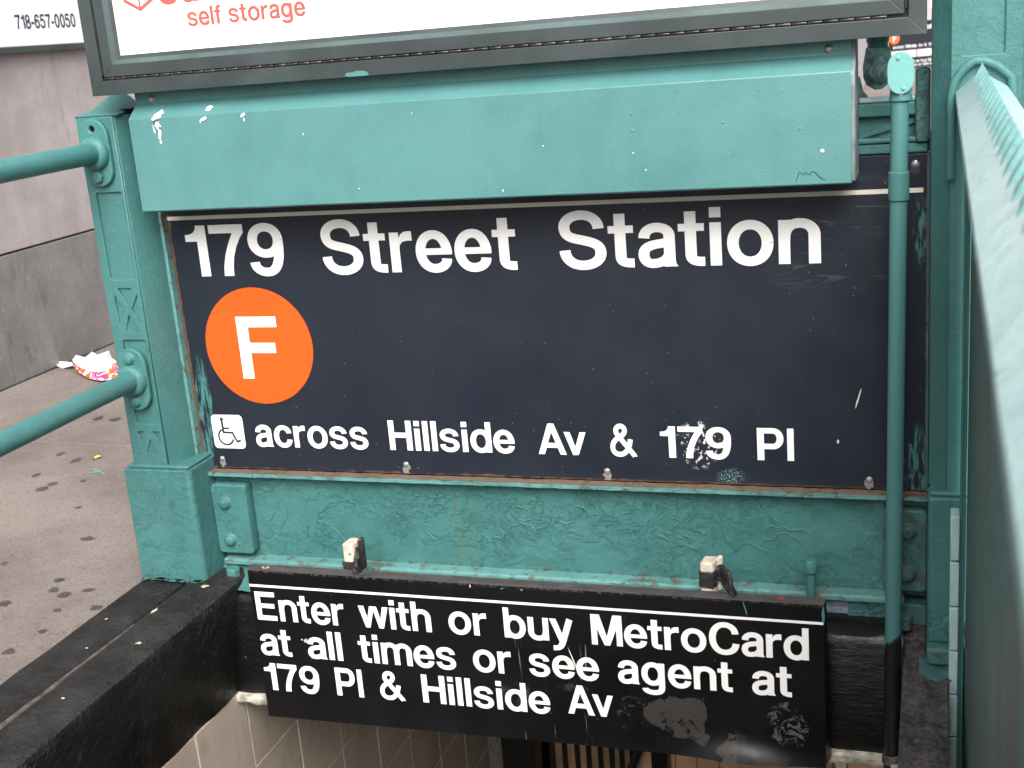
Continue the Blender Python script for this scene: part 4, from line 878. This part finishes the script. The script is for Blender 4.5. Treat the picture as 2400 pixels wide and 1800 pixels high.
obj('stripe', MB().add([(HX0+.0005,HY-.0006,-.7427),(HX1-.0008,HY-.0006,-.7442),(HX1-.0008,HY-.0006,-.7388),(HX0+.0005,HY-.0006,-.7373)], [(0,1,2,3)]), M['letter'], hs, smooth=False)
cp_ = .0640
line_obj([('Enter', .1794, .3799, -.8172, cp_), ('with', .4131, .5700, -.8165, cp_), ('or', .6071, .6871, -.8160, cp_), ('buy', .7224, .8619, -.8155, cp_), ('MetroCard', .8976, 1.3017, -.8165, cp_-.0005, -10)], HY-.0007, M['letter'], hs)
line_obj([('at', .1764, .2488, -.8978, cp_), ('all', .2865, .3659, -.8970, cp_), ('times', .4027, .6143, -.8960, cp_), ('or', .6511, .7308, -.8950, cp_), ('see', .7672, .9077, -.8940, cp_), ('agent', .9446, 1.1623, -.8935, cp_), ('at', 1.1978, 1.2698, -.8935, cp_)], HY-.0007, M['letter'], hs)
line_obj([('179', .1761, .3034, -.9800, cp_), ('Pl', .3416, .4026, -.9780, cp_), ('&', .4404, .4962, -.9765, cp_), ('Hillside', .5343, .8042, -.9755, cp_-.001), ('Av', .8397, .9317, -.9700, cp_-.001, -50)], HY-.0007, M['letter'], hs)
rm_ = plain('rust stain', (.16, .055, .025), .8)
for x in (.205, 1.253):
    obj('rust_ring', blob_mb(x, HY+.016, .009, .006, lambda u, v: (u, v, HT+.0011), 14, .2, 3), M['clamp'] if x < .5 else rm_, hs, smooth=False)
    obj('screw', MB().tube([(x, HY+.016, HT+.0008), (x, HY+.016, HT+.0035)], .0045, 12), rm_, hs)
for i, (x, z, rx, rz, rot) in enumerate([(1.19, -.722, .0012, .016, .25), (.66, -.7105, .0012, .004, 0), (.725, -.712, .003, .0015, 0), (.765, -.712, .003, .0018, 0), (.285, -.858, .005, .0045, .6), (.276, -.856, .0022, .002, 0), (.86, -.86, .0013, .034, .32), (1.3275, -.725, .0025, .017, 0)]):
    obj('paint_mark', blob_mb(x, z, rx, rz, lambda u, v: (u, HY-.0009, v), 14, .25, 300+i, rot), M['clamp'] if i in (4, 5) else (M['stripe'] if i in (1, 6) else M['awning']), hs, smooth=False)

# ================================================================ TAPED CLAMPS
def tclamp(x, label, wide, tail):
    c_ = thing('clamp', label, 'clamp', (x, -.125, -.70), 'taped plastic clamps holding the entrance sign')
    obj('jaw', MB().prism([(x-wide/2,-.130),(x+wide/2-.004,-.130),(x+wide/2,-.124),(x+wide/2+.003,-.095),(x-wide/2+.004,-.095)], lambda u, v, t: (u, v, t), -.722, -.652), M['clamp'], c_, bevel=.004, seg=3)
    tp = MB(); n_ = 10
    pr_ = [(x-wide/2-.002,-.1325),(x+wide/2-.003,-.1325),(x+wide/2+.0025,-.125),(x+wide/2+.006,-.092),(x-wide/2,-.092)]
    if tail > 0: zt, zb_ = -.669, -.703
    else: zt, zb_ = -.690, -.719
    vs = []
    for k in range(5):
        t = k/4; zc = zb_+(zt-zb_)*t
        for (u, v) in pr_: vs.append((u+R.uniform(-.001, .001), v+R.uniform(-.001, .001), zc+R.uniform(-.0025, .0025)*(1 if k in (0, 4) else 0)))
    tp.add(vs, [(k*5+i, k*5+(i+1) % 5, (k+1)*5+(i+1) % 5, (k+1)*5+i) for k in range(4) for i in range(5)]+[(0,1,2,3,4), (20,21,22,23,24)])
    obj('tape_wrap', tp, M['tape'], c_, smooth=False, bevel=.001)
    L_ = .046 if tail > 0 else .016
    tl = MB(); tl.grid(5, 9, lambda u, v: (x+wide/2-.012+L_*v+(.040 if tail > 0 else .030)*u*(1-.6*v), -.132+.016*math.sin(u*4+v*3)-.010*v, (-.668 if tail > 0 else -.672)-(.056 if tail > 0 else .048)*v+.012*u*(1-v)-.004*math.sin(u*9)+R.uniform(-.0015, .0015)))
    o = obj('tape_tail', tl, M['tape'], c_); s2 = o.modifiers.new('t', 'SOLIDIFY'); s2.thickness = .004
    obj('lever', MB().prism([(x+wide/2+.002,-.115),(x+wide/2+.012,-.108),(x+wide/2+.012,-.098),(x+wide/2+.002,-.098)], lambda u, v, t: (u, v, t), -.715, -.648), M['tape'] if tail < 0 else M['clamp'], c_, bevel=.003)
tclamp(.388, 'cream plastic clamp wrapped in black tape, left one on top of the entrance sign', .025, -1)
tclamp(1.117, 'cream plastic clamp with a long black tape tail, right one on the entrance sign', .027, 1)

# ================================================================ RIGHT SPIKED RAIL
rr = thing('guard_rail', 'teal peaked guard rail with a comb of spikes running towards the viewer', 'railing', (1.58, -.1, -.84))
RD = Vector((.002, 1, .004))
def along(x, z, t): return (x+RD.x*t, -.092+t, z+RD.z*t)          # t negative towards the viewer
L_ = -3.2
capp = [(1.540,.166),(1.576,.198),(1.617,.172),(1.617,.150),(1.612,.150),(1.576,.178),(1.545,.152),(1.540,.152)]
K = 50; cm = MB(); vs = []
for k in range(K+1):
    t = L_*k/K
    for (u, v) in capp: vs.append(along(u+R.uniform(-.0002, .0002), v+R.uniform(-.0002, .0002), t))
nn = len(capp); cm.add(vs, [(k*nn+i, k*nn+(i+1) % nn, (k+1)*nn+(i+1) % nn, (k+1)*nn+i) for k in range(K) for i in range(nn)]+[tuple(range(nn)), tuple(K*nn+i for i in range(nn))])
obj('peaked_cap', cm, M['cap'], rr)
sp0 = None
for i in range(44):
    t = -.035-.062*i
    if sp0 is None:
        q = MB(); q.add([(-.015, -.054, -.014), (.008, -.054, -.008), (.001, -.050, .017), (-.010, -.004, -.010), (.003, -.004, -.004), (.000, .004, .002)],
              [(0,1,2), (3,5,4), (0,3,4,1), (1,4,5,2), (2,5,3,0)])
        sp0 = obj('spike', q, M['spike'], None, smooth=False, bevel=.0012); sp0.parent = rr; o = sp0
    else: o = sp0.copy(); C.objects.link(o); o.parent = rr
    o.location = Vector(along(1.576, .198, t))-Vector(rr.location)
fa = MB(); fp = [(1.534, .03), (1.534, .165), (1.539, .185), (1.552, .202), (1.568, .213), (1.584, .212), (1.603, .203), (1.622, .186), (1.626, .15), (1.626, .03)]
fa.tube([(u, -.096, v) for u, v in fp], .0070, 12, up=(0, 1, 0)); obj('end_flange', fa, M['teal'], rr)
pnl = MB(); pnl.grid(50, 20, lambda u, v: along(1.5665+.0012*math.sin(u*40+v*7)*0,   .150-2.0*v, -.030+(L_+.03)*u))
o = obj('side_panel', pnl, M['panel'], rr); s_ = o.modifiers.new('t', 'SOLIDIFY'); s_.thickness = .004
obj('edge_angle', MB().box(1.5595, 1.5640, -.150, -.108, -1.85, .150), M['teal'], rr, bevel=.001)
obj('edge_bead', MB().box(1.5550, 1.5593, -.138, -.108, -1.85, .150), M['teal'], rr, bevel=.001)
sz = -.535; 
for k in range(15):
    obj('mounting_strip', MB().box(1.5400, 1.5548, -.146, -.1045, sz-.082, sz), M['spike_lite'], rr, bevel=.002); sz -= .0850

# ================================================================ ACROSS THE STREET
OX, OY, OZ = .455, 28.0, -.300
fs = thing('far_station_sign', 'distant station entrance sign with orange F seen past the post', 'sign', (OX+.64, OY+.39, OZ-.8))
fmat = plain('far enamel', (.02, .022, .03), .6, .2); fwh = plain('far lettering', (.75, .75, .75), .6, .2)
def off(b_): b_.v = [(x*.85-y*.52+OX, x*.52+y*.85+OY, z+OZ) for x, y, z in b_.v]; return b_
obj('sign_plate', off(MB().box(0, 1.5, 0, .02, -.546, .062)), fmat, fs, smooth=False)
obj('route_bullet', off(disc(.1729, -.2726, .1251, -.01, 32)), plain('far orange', (.85, .14, .04), .6, .2), fs, smooth=False)
def farw(words, y): 
    for w in words: obj('word', off(word_mb(w[0], w[1], w[2], w[3], w[4], lambda u, v, k: (u, y-.003*k, v))), fwh, fs, smooth=False)
farw([('F', .127, .221, -.343, .134)], -.02)
farw([('179', .0361, .2609, -.1222, .1075), ('Street', .3459, .7551, -.1222, .1065), ('Station', .8405, 1.3199, -.1222, .1065)], -.01)
farw([('across', .1354, .3984, -.4942, .0640), ('Hillside', .4468, .7188, -.4942, .0640), ('Av', .7675, .8665, -.4945, .0640), ('&', .9148, .9682, -.4945, .0660), ('179', 1.0138, 1.1492, -.4948, .0640), ('Pl', 1.1978, 1.2653, -.4950, .0635)], -.01)
obj('lit_gap_panel', off(MB().box(.03, .70, .0, .05, -.70, -.56)), fwh, fs, smooth=False)  # white panels paint the brightness of the lit gaps between the signs
obj('lit_gap_panel', off(MB().box(.76, 1.45, .0, .05, -.70, -.56)), fwh, fs, smooth=False)
obj('post', off(MB().box(-.07, -.005, -.08, .05, -.80, .30)), plain('far yellow post', (.30, .25, .10), .6, .3), fs, smooth=False)
obj('post', off(MB().box(1.505, 1.57, -.08, .05, -.80, .30)), M['teal'], fs, smooth=False)
obj('lower_sign', off(MB().box(.05, 1.33, -.17, -.13, -1.0, -.706)), fmat, fs, smooth=False)
farw([('Enter', .1794, .3799, -.8172, cp_), ('with', .4131, .5700, -.8165, cp_), ('or', .6071, .6871, -.8160, cp_), ('buy', .7224, .8619, -.8155, cp_), ('MetroCard', .8976, 1.3017, -.8165, cp_)], -.19)
farw([('at', .1764, .2488, -.8978, cp_), ('all', .2865, .3659, -.8970, cp_), ('times', .4027, .6143, -.8960, cp_), ('or', .6511, .7308, -.8950, cp_), ('see', .7672, .9077, -.8940, cp_), ('agent', .9446, 1.1623, -.8935, cp_)], -.19)
fb = thing('far_building', 'pale building front with dark barred windows across the street', 'building', (0, 38, -1.4))
pk = plain('pale pink masonry', (.42, .36, .37), .85, .2)
obj('wall', MB().box(-16, 14, 38, 40, -1.6, 12), pk, fb, smooth=False)
obj('base_course', MB().box(-16, 14, 37.9, 38, -1.6, -1.2), plain('base course', (.30, .24, .24), .8, .2), fb, smooth=False)
wm = plain('far window', (.09, .09, .11), .2, .5)
for i in range(8):
    fr = obj('window', MB().box(-9.0+i*2.6, -7.4+i*2.6, 37.93, 38.02, -.6, 2.2), plain('window frame', (.35, .33, .36), .6), fb, smooth=False)
    for k in range(3): obj('pane', MB().box(-8.93+i*2.6+k*.5, -8.50+i*2.6+k*.5, 37.90, 37.94, -.52, 2.1), wm, fr, smooth=False)

sf = thing('shopfront', 'grey shopfront with tall narrow windows seen past the cover panel corner', 'building', (-2, 18, -1.06))
obj('wall', MB().box(-9, .330, 18, 25, -1.1, 7), plain('pale lilac masonry', (.40, .37, .39), .85, .2), sf, smooth=False)
for i in range(10):
    w_ = obj('window', MB().box(.06-.62*i, .25-.62*i+.1*(i > 0), 17.95, 18.02, -.72, 1.6), plain('grey window frame', (.24, .23, .25), .6), sf, smooth=False)
    for k in range(2): obj('pane', MB().box(.075-.62*i+.088*k, .145-.62*i+.088*k, 17.93, 17.96, -.70, 1.5), wm, w_, smooth=False)
pr_ = thing('road_sign', 'blue and white sign board glimpsed above the distant entrance', 'sign', (1.46, 27, -1.3))
obj('board', MB().box(1.38, 1.70, 27, 27.03, .06, .34), plain('blue board', (.05, .12, .45), .5), pr_, smooth=False)
obj('board_stripe', MB().box(1.38, 1.52, 26.97, 26.995, .02, .22), fwh, pr_, smooth=False)
obj('pole', MB().tube([(1.62, 27.05, -1.3), (1.62, 27.05, .5)], .03, 8), wm, pr_)

for i, (x, y, rx, ry) in enumerate([(.036,-.126,.008,.007), (-.008,-.25,.004,.011), (.045,-.385,.006,.005), (.03,-.6,.004,.003), (-.09,-.3,.003,.003), (-.05,-.42,.003,.002)]):
    obj('cream_chip', blob_mb(x, y, rx, ry, lambda u, v: (u, v, -.7695), 11, .35, 500+i), M['clamp'], kerb, smooth=False)
for i in range(22):
    x = R.uniform(-.132, .02); y = -.100-abs(R.gauss(0, .006)); 
    obj('paint_drip', blob_mb(x, y, R.uniform(.004, .013), R.uniform(.003, .007), lambda u, v: (u, v, -.7698), 10, .35, 560+i), M['teal'], kerb, smooth=False)

# raised runs and flake edges of old paint on the apron panel
q = MB(); RR = random.Random(21)
def run_line(x, z, n_, ang, step, rr_):
    pts = []
    for k in range(n_):
        pts.append((x, -.0003-.0016*mn.fractal(Vector((x*9, 3, z*9)), 1, 2, 4), z)); ang += RR.uniform(-.9, .9); ang *= .86
        x += step*math.cos(ang); z += step*math.sin(ang)*1.1
        if not (.06 < x < 1.40 and -.735 < z < -.575): break
    if len(pts) > 4: q.tube(pts, [rr_*RR.uniform(.5, 1.25) for _ in pts], 6, up=(0, 1, 0))
for cx, cz, w_, k_ in [(.30, -.62, .06, 8), (.27, -.66, .05, 6), (.52, -.63, .08, 12), (.70, -.64, .07, 9), (.80, -.67, .06, 8), (.98, -.63, .09, 14), (1.05, -.66, .06, 9), (1.20, -.64, .06, 6), (.62, -.70, .05, 5), (.45, -.70, .05, 4), (1.12, -.60, .05, 5), (.15, -.69, .03, 3)]:
    for _ in range(k_): run_line(cx+RR.gauss(0, w_*.7), cz+RR.gauss(0, .020), RR.randint(6, 26), RR.uniform(-.5, .5)+(3.1 if RR.random() < .5 else 0), .0042, RR.choice([.0010, .0014, .0019]))
o = obj('paint_runs', q, M['teal'], ap); o['kind'] = 'stuff'
